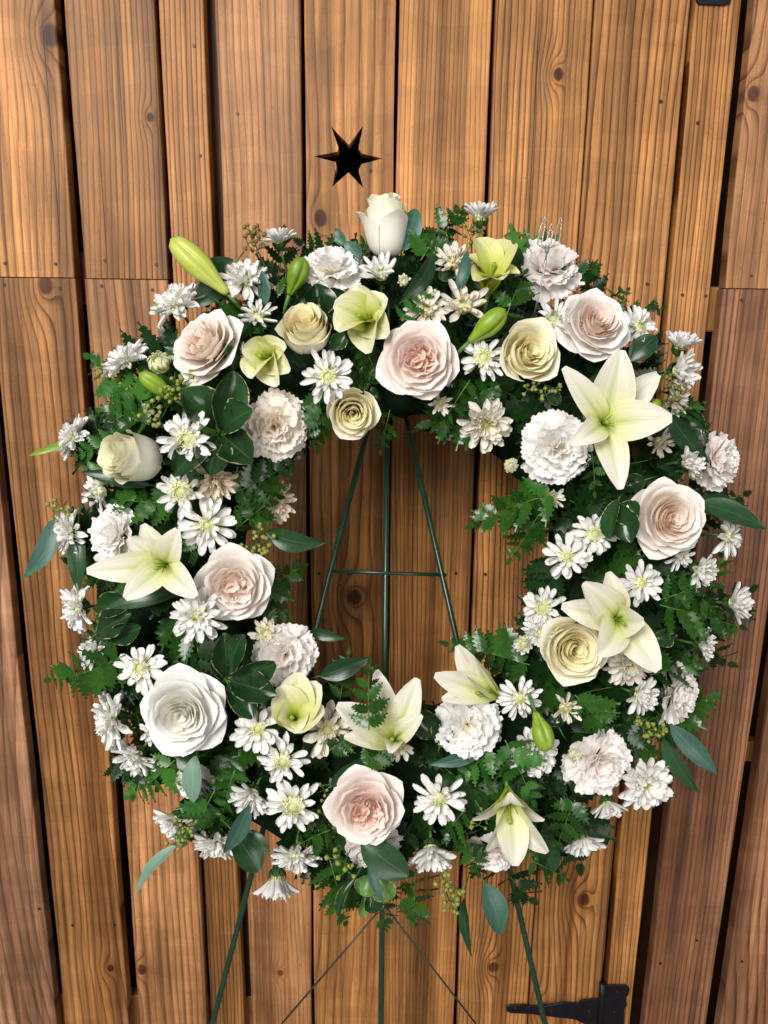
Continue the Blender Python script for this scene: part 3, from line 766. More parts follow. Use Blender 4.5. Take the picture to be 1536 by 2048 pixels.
MPET = {'w': [ray_petal(rgm, (.86, .86, .56), (.93, .925, .90), rgm.uniform(.85, 1.15)) for _ in range(10)],
        'c': [ray_petal(rgm, (.86, .80, .48), (.90, .86, .76), rgm.uniform(.85, 1.15)) for _ in range(10)],
        'p': [ray_petal(rgm, (.82, .68, .38), (.88, .78, .62), rgm.uniform(.9, 1.2)) for _ in range(8)]}  # last set: tan petals with the shade on shadowed flowers painted in
def mum_centre(rg, R, base, tipc, n=46):
    """dome of little incurved quills, joined: too small to pick apart"""
    V, Fc, T, S = [], [], [], []
    for k in range(n):
        fr = (k + .5) / n
        th = k * 2.39996; rad = R * math.sqrt(fr)
        ln = R * (.50 + .75 * fr); lean = 1.05 * (1 - fr * .9)      # inner ones bow to the middle
        b = len(V); nu, nv = 3, 5
        for j in range(nv):
            t = j / (nv - 1)
            w = R * .135 * (.75 + .5 * t) * (1 if t < .9 else .55)
            rr = rad * (.80 + .34 * math.sin(t * 2.4)) - ln * .50 * (.35 + .65 * lean) * t * t * min(1, fr * 1.6)
            z = ln * (.95 * t - .22 * t * t) + R * .42 * math.sqrt(max(0, 1 - fr)) * .8
            for i in range(nu):
                q = i - 1
                a = w * q
                V.append((rr * math.cos(th) - a * math.sin(th) + .25 * w * (1 - abs(q)) * math.cos(th), rr * math.sin(th) + a * math.cos(th) + .25 * w * (1 - abs(q)) * math.sin(th), z))
                T.append([base[c] * (1 - t) + tipc[c] * t for c in range(3)]); S.append((q, t))
        Fc += [(b + j * nu + i, b + j * nu + i + 1, b + (j + 1) * nu + i + 1, b + (j + 1) * nu + i) for j in range(nv - 1) for i in range(nu - 1)]
    b = len(V); m = 9
    for j in range(4):                        # soft dome that carries the quills
        e = 1.57 * j / 3
        for k in range(m):
            V.append((R * .86 * math.cos(e) * math.cos(.698 * k), R * .86 * math.cos(e) * math.sin(.698 * k), R * .72 * math.sin(e)))
            T.append([base[c] * .7 + tipc[c] * .3 for c in range(3)]); S.append((0, .5))
    Fc += [(b + j * m + k, b + j * m + (k + 1) % m, b + (j + 1) * m + (k + 1) % m, b + (j + 1) * m + k) for j in range(3) for k in range(m)]
    return mesh('flower_centre', V, Fc, M_MUM, np.array(T), np.array(S))
MCEN = {'w': [mum_centre(rgm, R, (.66, .72, .24), (.88, .89, .60)) for R in (.28, .32, .36)],
        'c': [mum_centre(rgm, R, (.70, .66, .22), (.88, .84, .54)) for R in (.28, .32, .36)],
        'p': [mum_centre(rgm, R, (.62, .48, .14), (.84, .72, .40)) for R in (.28, .32)]}  # last set: browner centres, shade painted in like their petals
def mum_calyx(rg):
    V, Fc = [], []
    prof = [(.06, -.30), (.15, -.26), (.24, -.14), (.27, -.02)]; m = 12
    for (r, z) in prof:
        for k in range(m): V.append((r * math.cos(6.2832 * k / m), r * math.sin(6.2832 * k / m), z))
    Fc += [(j * m + k, j * m + (k + 1) % m, (j + 1) * m + (k + 1) % m, (j + 1) * m + k) for j in range(3) for k in range(m)]
    for k in range(18):                       # bracts
        a = 6.2832 * k / 18 + (k % 2) * .1; ca, sa = math.cos(a), math.sin(a); b = len(V)
        for (r, z, w) in ((.16, -.26, .04), (.30, -.12, .05), (.37, .05 + .04 * (k % 3), .012)):
            V += [(r * ca + w * sa, r * sa - w * ca, z), (r * ca - w * sa, r * sa + w * ca, z)]
        Fc += [(b, b + 1, b + 3, b + 2), (b + 2, b + 3, b + 5, b + 4)]
    return mesh('calyx', V, Fc, M_CALYX)
MCAL = mum_calyx(rgm)
STY = {  # layers: (count, elevation, jitter, length lo, hi), centre scale
 'o': ([(13, 2, 12, .80, 1.04), (10, 20, 14, .62, .94), (9, 42, 12, .36, .55)], 1.0),
 'd': ([(15, 6, 10, .85, 1.02), (14, 22, 9, .72, .90), (12, 40, 9, .52, .70), (9, 56, 9, .40, .5)], .85),
 's': ([(10, 26, 16, .75, 1.05), (8, 48, 14, .6, .9), (7, 62, 8, .4, .55)], 1.05),
 'c': ([(14, 40, 10, .85, 1.02), (12, 56, 9, .72, .92), (9, 70, 8, .6, .75)], .8),
 'b': ([(9, 62, 9, .62, .8), (8, 76, 6, .55, .7)], 1.5),
}
MUMS = [  # x, y, radius, fx, fy, dz, style, tint, label
 (350, 605, 55, -.35, -.62, .000, 'd', 'w', 'dense white chrysanthemum above the tilted blush rose at upper left'),
 (492, 557, 52, .02, -.68, .004, 'd', 'w', 'dense white chrysanthemum at the foot of the large pale green lily bud'),
 (557, 476, 36, -.15, -.88, .000, 'c', 'w', 'small white chrysanthemum standing alone on its stalk beside the brown seed sprig'),
 (247, 718, 52, -.45, -.66, .000, 'd', 'w', 'white chrysanthemum facing up and left at the upper left edge, above the fern tip'),
 (318, 725, 36, .0, -.40, .006, 'b', 'w', 'half-open greenish white chrysanthemum left of the tilted blush rose'),
 (514, 632, 42, -.05, -.50, .008, 's', 'w', 'spidery white chrysanthemum between the tilted blush rose and the closed cream rose'),
 (140, 872, 47, -.72, -.38, .000, 'd', 'w', 'white chrysanthemum facing left, the leftmost flower above the sideways rosebud'),
 (375, 879, 57, -.06, .02, .030, 'o', 'w', 'white chrysanthemum in front of the large variegated leaves'),
 (365, 984, 55, -.08, .06, .008, 's', 'w', 'loose white chrysanthemum just below and right of the sideways ivory rosebud'),
 (432, 960, 46, .10, .55, .004, 'c', 'p', 'shaded tan chrysanthemum hanging down below the variegated leaves'),
 (415, 1050, 58, .08, .08, .014, 'o', 'w', 'white chrysanthemum with narrow petals above the open lily on the left'),
 (135, 1066, 48, -.72, .05, .000, 'd', 'w', 'white chrysanthemum facing left beside the hanging blue green leaf'),
 (198, 986, 46, -.55, .05, -.004, 's', 'w', 'white chrysanthemum half hidden by fern under the sideways rosebud'),
 (150, 1216, 54, -.74, .02, .000, 'd', 'w', 'white chrysanthemum facing left below the open lily at the left edge'),
 (397, 1232, 57, -.06, .05, .022, 'd', 'w', 'white chrysanthemum touching the lower left of the peach hearted rose'),
 (185, 1300, 40, -.50, -.45, -.004, 'd', 'w', 'white chrysanthemum mostly hidden under a fern at the left edge'),
 (283, 1336, 52, -.20, -.22, .008, 'o', 'w', 'white chrysanthemum at the upper left of the pure white rose'),
 (218, 1442, 62, -.76, .06, .000, 'd', 'w', 'large white chrysanthemum facing left beside the pure white rose'),
 (270, 1518, 52, -.38, .62, .000, 'd', 'w', 'white chrysanthemum facing down at the lower left below the pure white rose'),
 (516, 1456, 54, .04, .02, .012, 'o', 'w', 'white chrysanthemum left of the yellow green lily cup at the bottom left'),
 (566, 1521, 52, -.02, .12, .014, 'o', 'w', 'white chrysanthemum below the yellow green lily cup, upper of a touching pair'),
 (655, 1458, 56, .04, -.10, .006, 'o', 'c', 'creamy chrysanthemum between the lily cup and the open cream lily at the bottom'),
 (504, 1590, 46, -.25, .48, .004, 'c', 'w', 'half-open white chrysanthemum facing down near the bottom left dark leaves'),
 (586, 1610, 56, .04, .06, .012, 'o', 'w', 'white chrysanthemum with a green centre left of the bottom blush rose'),
 (880, 1598, 54, .0, .14, .014, 'o', 'w', 'white chrysanthemum between the bottom blush rose and the drooping lily'),
 (592, 1716, 50, .02, .70, -.004, 'd', 'w', 'white chrysanthemum facing down left of the bottom carnation'),
 (553, 1768, 50, -.02, .90, -.004, 'c', 'w', 'white chrysanthemum hanging straight down, the lowest of the bottom left'),
 (346, 1645, 44, -.62, .55, -.004, 'c', 'w', 'white chrysanthemum pointing down left on a bare green stalk'),
 (432, 1692, 48, -.05, .72, -.004, 'd', 'w', 'white chrysanthemum under the blue green leaf at the bottom left'),
 (862, 1704, 52, -.02, .62, .000, 'c', 'w', 'white chrysanthemum facing down to the right of the bottom carnation'),
 (962, 428, 42, .04, -.93, .000, 'c', 'w', 'white chrysanthemum standing above the yellow lily at the top'),
 (762, 548, 46, -.02, -.55, .004, 's', 'w', 'spidery white chrysanthemum directly under the topmost rosebud'),
 (906, 525, 46, -.20, -.50, -.002, 's', 'c', 'white chrysanthemum behind the curved blue green leaf at the top'),
 (926, 612, 54, .02, -.32, .006, 's', 'c', 'creamy chrysanthemum with long petals above the green bud and large blush rose'),
 (852, 622, 46, .02, -.25, -.006, 'o', 'c', 'shaded cream chrysanthemum peeking out above the large blush rose'),
 (966, 716, 47, .0, -.02, .010, 'o', 'w', 'white chrysanthemum with a green centre between the blush rose and cream rose'),
 (656, 754, 57, -.02, .02, .014, 'o', 'w', 'white chrysanthemum above the cream rose on the upper inner edge'),
 (1106, 642, 44, -.15, -.30, .002, 's', 'w', 'spidery white chrysanthemum squeezed left of the top right garden rose'),
 (1276, 655, 44, .35, -.12, .000, 'o', 'w', 'white chrysanthemum just right of the top right garden rose'),
 (1362, 686, 42, .12, -.88, .000, 'c', 'w', 'white chrysanthemum on a stalk at the upper right edge, higher of two'),
 (1358, 742, 48, .60, .10, .000, 'c', 'w', 'pale chrysanthemum at the upper right edge, lower of two'),
 (972, 848, 54, .0, .38, .006, 'd', 'c', 'creamy chrysanthemum facing down on the upper right inner edge'),
 (1352, 800, 38, .55, .12, -.008, 'o', 'c', 'small cream chrysanthemum half hidden behind the large lily at right'),
 (1372, 925, 38, .40, .05, .000, 'c', 'w', 'half-open chrysanthemum beside the dark leaf left of the rightmost carnation'),
 (1188, 1068, 46, .02, -.10, .010, 'o', 'w', 'white chrysanthemum left of the peach rose at right, upper of a pair'),
 (1134, 1112, 48, -.08, .04, .014, 'o', 'w', 'white chrysanthemum on the right inner edge, lower left of a pair'),
 (1460, 1072, 46, .62, .08, .000, 'o', 'w', 'white chrysanthemum facing right under the pointed dark leaf at the right edge'),
 (1282, 1166, 46, .08, .02, .008, 'o', 'w', 'white chrysanthemum just above the open lily at lower right'),
 (1400, 1142, 40, .55, .35, -.004, 'c', 'w', 'white chrysanthemum facing down right under the peach rose at right'),
 (1470, 1206, 44, .70, -.05, .000, 'c', 'w', 'white chrysanthemum behind a fern tip at the far right edge'),
 (1408, 1290, 36, .80, .08, -.004, 'c', 'w', 'small chrysanthemum on a green stalk pointing right at the right edge'),
 (1086, 1216, 44, -.35, -.12, .002, 'o', 'w', 'white chrysanthemum under fern left of the open lily at lower right'),
 (1048, 1288, 36, -.22, .02, .004, 'b', 'w', 'small half-open chrysanthemum left of the lower right cream rose, outer one'),
 (1080, 1264, 38, -.22, -.08, .000, 'd', 'w', 'white chrysanthemum touching the left side of the lower right cream rose'),
 (1256, 1326, 52, .10, .42, .000, 'd', 'c', 'chrysanthemum peeking out below the open lily and cream rose at lower right'),
 (1278, 1390, 42, .48, .10, .004, 'c', 'w', 'half-open chrysanthemum facing right beside the right-facing pale carnation'),
 (1040, 1396, 44, -.04, .10, .010, 'o', 'w', 'white chrysanthemum right of the half-open lily on the lower inner edge'),
 (1130, 1416, 36, .10, .16, .004, 's', 'c', 'small sparse chrysanthemum above the slim green bud at lower right'),
 (1068, 1505, 52, .10, .06, .006, 'd', 'w', 'white chrysanthemum behind the slim green bud at lower right'),
 (1290, 1566, 58, .12, .18, .010, 'd', 'w', 'large white chrysanthemum right of the lower right carnation'),
 (1216, 1614, 38, .12, .86, -.006, 'c', 'w', 'white chrysanthemum hanging down below the lower right carnation'),
 (1165, 1684, 46, .06, .88, -.002, 'c', 'w', 'white chrysanthemum hanging down right of the drooping lily'),
 (1022, 931, 24, -.05, .05, .004, 'b', 'w', 'tiny chrysanthemum bud left of the cream hearted carnation'),
 (534, 1268, 38, -.10, -.25, .004, 's', 'c', 'small cream chrysanthemum just above the lower left inner carnation'),
 (808, 562, 21, -.10, -.15, .004, 'b', 'w', 'tiny greenish chrysanthemum bud below the topmost rosebud'),
 (880, 806, 30, .10, .35, -.004, 's', 'c', 'small cream chrysanthemum peeking out below the large blush rose'),
 (1150, 1510, 24, -.15, .20, .004, 'b', 'w', 'chrysanthemum bud tucked left of the lower right carnation'),
 (1104, 994, 28, -.10, .10, -.012, 's', 'c', 'small shaded chrysanthemum deep in ferns below the cream hearted carnation'),
 (545, 1003, 46, .30, .20, -.030, 'd', 'p', 'shaded peach chrysanthemum behind the fern on the left inner edge'),
 (1362, 1112, 34, .45, .40, -.006, 's', 'w', 'chrysanthemum petals peeking out below the peach rose at right'),
 (306, 1462, 30, -.30, .05, -.010, 's', 'w', 'small chrysanthemum tucked behind the left side of the pure white rose'),
 (1318, 885, 34, .25, .30, -.012, 's', 'c', 'small cream chrysanthemum under the right petal of the large lily'),
 (1095, 1585, 1, 0, 0, 0, 'skip', 'w', ''),
 (800, 1492, 34, .15, .30, -.004, 's', 'c', 'small cream chrysanthemum under the base of the open cream lily'),
 (395, 1640, 34, -.25, .35, -.020, 's', 'w', 'small chrysanthemum deep among ferns at the bottom left'),
 (1002, 1690, 1, 0, 0, 0, 'skip', 'w', ''),
 (1392, 948, 26, .45, .25, -.002, 'b', 'w', 'chrysanthemum bud under the half-open one near the rightmost carnation'),
]
for i, (px, py, r, fx, fy, dz, sty, tc, lab) in enumerate(MUMS):
    if sty == 'skip': continue
    rg = random.Random(700 + i)
    side = math.hypot(fx, fy)
    lay, cs = STY[sty]
    hh = .10 + .34 * max(0, side - .45) if sty != 'b' else .30
    root, base, n, s = place_head('chrysanthemum', px, py, r * (1.12 if sty in 'od' else 1.16), fx, fy, dz, hh, lab, 'chrysanthemum', 'white chrysanthemums in the wreath', rg.uniform(0, 6.28))
    pets = MPET[tc]
    fw = rg.uniform(.78, 1.08) * (.80 if sty == 's' else 1.0)
    gaps = [rg.uniform(0, 6.28) for _ in range(2)] if sty in 'os' else []
    for li, (cnt, el, jit, lo, hi) in enumerate(lay):
        droop = rg.uniform(-12, 10)
        for k in range(cnt):
            th = 2 * math.pi * (k + .5 * (li % 2)) / cnt + rg.uniform(-.15, .15)
            if gaps and li == 0 and any(abs((th - q + math.pi) % 6.2832 - math.pi) < .2 for q in gaps): continue
            e = math.radians(el + droop + rg.uniform(-jit, jit))
            ln = rg.uniform(lo, hi) * .84; r0 = .16
            Mx = Matrix.Rotation(th, 4, 'Z') @ Matrix.Translation((0, r0, .02 + .045 * li)) @ Matrix.Rotation(e, 4, 'X') @ \
                Matrix.Rotation(rg.uniform(-.45, .45), 4, 'Y') @ Matrix.Rotation(rg.uniform(-.14, .14), 4, 'Z') @ Matrix.Diagonal((rg.uniform(.85, 1.15) * fw * (1 if li < 2 or sty == 'd' else .75), ln, 1, 1))
            link('petal', rg.choice(pets), root, Mx)
    me = rg.choice(MCEN[tc]); c = cs * rg.uniform(.92, 1.08)
    o = link('flower_centre', me, root, Matrix.Translation((0, 0, .02)) @ Matrix.Diagonal((c, c, c * (.9 if sty != 'b' else 1.2), 1))); o['kind'] = 'stuff'
    link('calyx', MCAL, root)
    stem_to_ring(root, px, py, base - n * (.26 * s), n, .0016)

# ---- lilies -------------------------------------------------------------------------
LW, LG, LY = (0.93, 0.90, 0.78), (0.38, 0.52, 0.03), (0.80, 0.84, 0.26)
def tepal(base, axis, tip, width, belly, kind, rg, cup=.22, curl=.0):
    """petal from base to tip; leaves the base along the flower's axis and arches over to the tip"""
    L = (tip - base).length
    ctrl = base + axis * (L * belly)
    nu, nv = 9, 13
    side = axis.cross(tip - base)
    if side.length < 1e-6: side = axis.orthogonal()
    side.normalize()
    V, T, S = [], [], []
    ph = rg.uniform(0, 6.28)
    throat = .80 if kind == 'w' else 1.1
    green = Vector(LG); mid = Vector(LY) if kind == 'w' else Vector((.74, .76, .14)); out = Vector(LW) if kind != 'y' else Vector((.84, .83, .52))
    for j in range(nv):
        t = j / (nv - 1)
        p = base * (1 - t) ** 2 + ctrl * (2 * t * (1 - t)) + tip * t * t
        tg = ((ctrl - base) * (1 - t) + (tip - ctrl) * t).normalized()
        nrm = tg.cross(side).normalized()                 # outward side of the petal
        if nrm.dot(axis) > 0: nrm = -nrm
        w = width * (.06 + .94 * math.sin(math.pi * min(1, .965 * t + .02) ** 1.35) ** .70)
        w = max(w, width * .02)
        for i in range(nu):
            s = -1 + 2 * i / (nu - 1)
            off = -cup * w * (s * s) + .10 * w * math.exp(-(s / .16) ** 2)      # edges lift inward, rib stands out behind
            off += .085 * width * math.sin(6 * t + 3 * s + ph) * abs(s) ** 2
            off += curl * width * max(0, t - .75) ** 2 * 10
            V.append(p + side * (w * s) + nrm * off - base)
            g = max(0, min(1, t / throat))
            c = green.lerp(mid, min(1, g * 1.8)).lerp(out, max(0, min(1, (g - .35) / .65)))
            rib = math.exp(-(s / .13) ** 2) * (1 - t) ** .5 * .75
            c = c.lerp(green, rib)
            T.append(tuple(c)); S.append((s, t))
    return mesh('petal', V, grid_faces(nu, nv), M_LILY, np.array(T), np.array(S))
LILIES = [  # base x, y, axis fx, fy, dz, kind, petals [(tip x, tip y, forward m, width px, belly, curl)], stamens?, label
 (750, 652, -.42, -.18, .002, 'b', [(668, 608, .036, 34, .45, 0), (712, 572, .026, 36, .42, 0), (772, 592, .030, 36, .5, 0), (776, 672, .034, 32, .45, 0), (735, 706, .030, 30, .5, .3), (674, 662, .042, 34, .5, 0)],
  True, 'yellow green half-open lily cup left of the large blush rose at the top'),
 (552, 722, -.40, -.06, .004, 'b', [(484, 702, .036, 30, .45, 0), (508, 680, .030, 30, .45, 0), (572, 690, .032, 30, .5, 0), (580, 742, .034, 28, .5, 0), (553, 772, .034, 26, .5, .2), (503, 757, .040, 30, .5, 0)],
  True, 'small yellow green lily cup below the closed cream rose'),
 (975, 592, .05, -.72, .004, 'y', [(938, 512, .022, 26, .5, 0), (953, 476, .012, 28, .55, 0), (1026, 488, .012, 30, .55, 0), (1040, 545, .026, 26, .5, .2), (1000, 560, .040, 30, .55, 0), (950, 562, .040, 28, .55, 0)],
  True, 'pale yellow lily opening upward at the top right'),
 (1200, 850, -.04, -.02, .006, 'w', [(1128, 735, .050, 32, .35, .2), (1243, 700, .046, 52, .30, .2), (1316, 748, .020, 40, .30, 0), (1344, 836, .052, 48, .35, .3), (1241, 978, .046, 38, .35, .2), (1150, 885, .056, 32, .55, .9)],
  True, 'largest open white lily with green throat, at the upper right'),
 (335, 1128, .05, -.02, .010, 'w', [(173, 1142, .040, 36, .28, .1), (250, 1196, .046, 36, .35, .3), (256, 1076, .030, 36, .3, 0), (286, 1048, .020, 32, .3, 0), (353, 1060, .044, 34, .4, .3), (391, 1192, .048, 34, .35, .2)],
  True, 'open white lily with green throat at the left of the wreath'),
 (1228, 1236, .04, -.04, .026, 'w', [(1123, 1212, .024, 36, .3, 0), (1168, 1168, .044, 44, .35, .2), (1216, 1144, .024, 34, .3, 0), (1284, 1244, .050, 38, .45, .3), (1318, 1342, .034, 44, .30, .2), (1200, 1310, .054, 42, .4, .3)],
  True, 'open white lily overlapping the cream rose at lower right'),
 (592, 1442, .04, -.42, .008, 'b', [(560, 1372, .034, 34, .55, 0), (598, 1345, .024, 36, .5, 0), (638, 1366, .026, 34, .5, 0), (648, 1420, .036, 34, .5, .2), (595, 1462, .044, 28, .55, .4), (556, 1438, .042, 28, .5, 0)],
  True, 'yellow green lily cup at the lower left inner edge under the ruffled carnation'),
 (786, 1484, .02, -.42, .014, 'w', [(675, 1410, .040, 40, .32, .2), (752, 1340, .006, 32, .4, 0), (835, 1357, .030, 38, .38, .1), (842, 1432, .036, 26, .45, .5), (688, 1474, .030, 26, .3, 0), (782, 1500, .050, 22, .6, .6)],
  True, 'open cream lily at the bottom inner edge with a fern across it'),
 (1002, 1392, -.72, -.30, .006, 'w', [(869, 1350, .030, 32, .35, 0), (913, 1292, .010, 38, .35, .1), (948, 1312, .030, 32, .4, 0), (934, 1352, .046, 26, .4, 0), (884, 1398, .028, 26, .35, .1)],
  True, 'half-open white lily pointing left at the lower right inner edge'),
 (1014, 1574, .02, .66, .016, 'w', [(946, 1640, .020, 26, .30, .2), (1088, 1642, .024, 28, .30, .3), (974, 1702, .040, 36, .42, 0), (1030, 1732, .044, 38, .45, 0), (1094, 1706, .040, 42, .42, 0), (1022, 1606, .050, 40, .55, .9)],
  True, 'drooping trumpet shaped white lily at the bottom right'),
]
for i, (px, py, fx, fy, dz, kind, tips, stam, lab) in enumerate(LILIES):
    rg = random.Random(900 + i)
    d = ring_depth(px, py) - .018 - dz
    base = at(px, py, d); ax = facing(fx, fy)
    root = empty('lily', Matrix.Translation(base), lab, 'lily', 'lilies in the wreath')
    mx = 0
    for (tx, ty, fw, w, be, cu) in tips:
        tip = at(tx, ty, d - fw)
        mx = max(mx, (tip - base).length)
        link('petal', tepal(base, ax, tip, w * d / F * (.84 if kind == 'w' else 1.08), be if kind == 'w' else be + .22, kind, rg, cup=.26 if kind == 'w' else .42, curl=cu), root)
    # stamens without anthers and a pale pistil
    L = mx * (.42 if kind == 'w' else .5)
    xo = ax.orthogonal().normalized(); yo = ax.cross(xo)
    for k in range(6):
        a = 1.047 * k + rg.uniform(-.2, .2); sp = xo * math.cos(a) + yo * math.sin(a)
        pts = bez2(Vector((0, 0, 0)), ax * (L * .5) + sp * (L * .05), ax * (L * rg.uniform(.75, .95)) + sp * (L * .22), 5)
        link('stamen', tube_mesh('stamen', pts, .0008, M_BUDY, 5, .7), root)
    pts = bez2(Vector((0, 0, 0)), ax * (L * .6), ax * L * 1.12 + xo * (L * .10), 6)
    pi = link('pistil', tube_mesh('pistil', pts + [pts[-1] + ax * .003], [.0015, .0013, .0012, .0012, .0013, .0026, .0020], M_BUDY, 7), root)
    back = tube_mesh('stem', bez2(Vector((0, 0, 0)), ax * -.04, C2W @ Vector((0, 0, -.06)) - ax * .03, 5), .0024, M_STEM, 7)
    link('stem', back, root)

def lily_bud(a, b, wid, mat, dz, lab, flat=1.0):
    """a = base px, b = tip px"""
    d = ring_depth(*a) - .03 - dz; d2 = d - .012
    p, q = at(*a, d), at(*b, d2); L = (q - p).length; w = wid * d / F / 2
    n, m = 36, 17
    V, S = [], []
    ax = (q - p).normalized(); R = basis(ax)
    for j in range(m):
        t = j / (m - 1)
        pr = (.34 + .66 * smooth(np.array(t), 0, .55)) * math.sqrt(max(0.0, 1 - max(0, (t - .55) / .45) ** 2.4))
        pr = float(pr) if t > 0 else .22
        for k in range(n):
            an = 6.2832 * k / n
            gro = 1 - .24 * max(0, math.cos(3 * an)) ** 6 * math.sin(math.pi * min(1, t * 1.05)) ** .5 - .05 * math.cos(3 * an)
            off = .10 * math.sin(t * 3.1) * w
            V.append(p + R @ Vector((w * pr * gro * math.cos(an) + off, w * pr * gro * math.sin(an), L * t)) - p); S.append((math.sin(1.5 * an), t))
    f = [(j * n + k, j * n + (k + 1) % n, (j + 1) * n + (k + 1) % n, (j + 1) * n + k) for j in range(m - 1) for k in range(n)]
    f.append(tuple(range(n - 1, -1, -1)))
    root = empty('lily_bud', Matrix.Translation(p), lab, 'flower bud', 'lily buds in the wreath')
    link('bud', mesh('bud', V, f, mat, None, np.array(S)), root)
    link('stem', tube_mesh('stem', bez2(Vector((0, 0, 0)), -ax * .03, C2W @ Vector((0, 0, -.08)) - ax * .03, 5), .0022, M_STEM, 7), root)
lily_bud((455, 588), (341, 477), 52, M_BUDY, .004, 'large pale yellow green lily bud sticking out at the upper left')
lily_bud((578, 590), (607, 514), 42, M_BUD, .004, 'plump green lily bud left of the top white carnation')
lily_bud((938, 684), (1011, 618), 44, M_BUD, .014, 'plump green lily bud above the cream rose at the top right')
lily_bud((1070, 1424), (1094, 1504), 42, M_BUD, .022, 'slim green lily bud pointing down at the lower right')
lily_bud((1290, 815), (1322, 806), 24, M_BUD, .010, 'tiny green bud behind the right petal of the largest lily')
lily_bud((352, 800), (278, 746), 34, M_BUD, -.004, 'green bud half hidden by fern at the upper left')

# ================================================================== greenery
def blade_mesh(name, L, w, mat, rg, bow=.12, fold=.12, shape='l', wave=.0, side=0.0):
    nu, nv = (7, 12) if shape != 'o' else (9, 12)
    s = np.linspace(-1, 1, nu)[None, :]; t = np.linspace(0, 1, nv)[:, None]
    if shape == 'l': pr = np.sin(math.pi * (t * .985 + .005) ** .85) ** .85 * (1 - .25 * t)
    elif shape == 'r': pr = np.sin(math.pi * (t * .97 + .015) ** .95) ** .62
    else: pr = np.sin(math.pi * (t * .965 + .02) ** 1.45) ** .6          # spoon shaped
    x = s * pr * w / 2 + side * L * np.sin(t * math.pi)
    y = t * L + 0 * s
    z = bow * L * np.sin(t * math.pi) + fold * w * (s ** 2) * pr + wave * w * np.sin(7 * t + 2.0 * s + rg.uniform(0, 6)) * np.abs(s)
    v = np.stack([x, y + 0 * x, z + 0 * x], -1).reshape(-1, 3)
    st = np.stack([np.broadcast_to(s, x.shape), np.broadcast_to(t, x.shape)], -1).reshape(-1, 2)
    return mesh(name, v, grid_faces(nu, nv), mat, None, st)
def along(a, b, da, db, tilt=0.0):
    """frame at photo point a: +Y runs to b, +Z looks at the camera and is rolled by tilt about Y"""
    p, q = at(*a, da), at(*b, db)
    y = (q - p).normalized(); z = (CAM - p); z = (z - y * z.dot(y)).normalized(); x = y.cross(z)
    R = Matrix((x, y, z)).transposed() @ Matrix.Rotation(tilt, 3, 'Y')
    return p, R, (q - p).length

# ---- fern fronds
def pinna_mesh(rg, mat, n=6):
    V, S, Fc = [], [], []
    V.append((0, 0, 0)); S.append((0, 0))
    asym = rg.uniform(.9, 1.1)
    for j in range(1, n + 1):
        t = j / n
        w = .30 * math.sin(math.pi * min(1, t * .84 + .12)) ** .85 * (1.15 - .35 * t)
        zz = -.10 * t * t + rg.uniform(-.02, .02)
        b = len(V)
        # centre, two notch points, two tooth tips
        V += [(0, t - .5 / n, zz), (-w * .60 * asym, t - .62 / n, zz + .03), (w * .60, t - .62 / n, zz + .03),
              (-w * asym, t + .16 / n, zz + .045), (w, t + .16 / n, zz + .045)]
        S += [(0, t), (-.5, t), (.5, t), (-1, t), (1, t)]
        if j == 1:
            Fc += [(0, b, b + 1), (0, b + 2, b)]
        else:
            q = b - 5
            Fc += [(q, b, b + 1, q + 3), (q, q + 4, b + 2, b), (q, q + 3, q + 1), (q, q + 2, q + 4)]
    b = len(V); V.append((0, 1.06, -.12)); S.append((0, 1)); q = b - 5
    Fc += [(q, b, q + 3), (q, q + 4, b), (q, q + 3, q + 1), (q, q + 2, q + 4)]
    return mesh('leaflet', V, Fc, mat, None, np.array(S))
rgf = random.Random(12)
PIN = {'d': [pinna_mesh(rgf, M_FERN) for _ in range(6)], 'b': [pinna_mesh(rgf, M_FERNB) for _ in range(6)], 'f': [pinna_mesh(rgf, M_FERN_SHADE) for _ in range(6)]}
def frond(a, b, wpx, da, db, tone, rg, lab, grp, tilt=0.0, pairs=None):
    p, R, L = along(a, b, da, db, tilt)
    root = empty('fern_frond', trs(p, R), lab, 'fern', grp)
    wid = wpx * 1.38 * da / F / 2
    n = pairs or max(4, min(9, int(L / .0135)))
    bend = rg.uniform(-.12, .12); arch = rg.uniform(-.02, .14)
    cur = lambda t: Vector((bend * L * t * t, L * t, arch * L * math.sin(t * 2.6) - .06 * L * t * t))
    link('rachis', tube_mesh('rachis', [cur(k / 5) for k in range(6)], .0008, M_STEM, 5, .4), root)
    m = PIN[tone]
    for k in range(n):
        t = .06 + .88 * k / n
        ln = 1.12 * wid * (1.08 - t) ** .75 * (.75 + .5 * min(1, t * 5)) * rg.uniform(.88, 1.12)
        for sg in (-1, 1):
            an = -sg * math.radians(62 - 22 * t + rg.uniform(-8, 8))
            q = cur(t + (.02 if sg > 0 else 0))
            Mx = Matrix.Translation(q) @ Matrix.Rotation(an, 4, 'Z') @ Matrix.Rotation(rg.uniform(-.5, .35), 4, 'X') @ Matrix.Rotation(rg.uniform(-.7, .7), 4, 'Y') @ \
                Matrix.Diagonal((ln * rg.uniform(.95, 1.25), ln, ln, 1))
            link('leaflet', rg.choice(m), root, Mx)
    q = cur(.93); ln = wid * .5
    link('leaflet', rg.choice(m), root, Matrix.Translation(q) @ Matrix.Diagonal((ln, ln, ln, 1)))
    return root
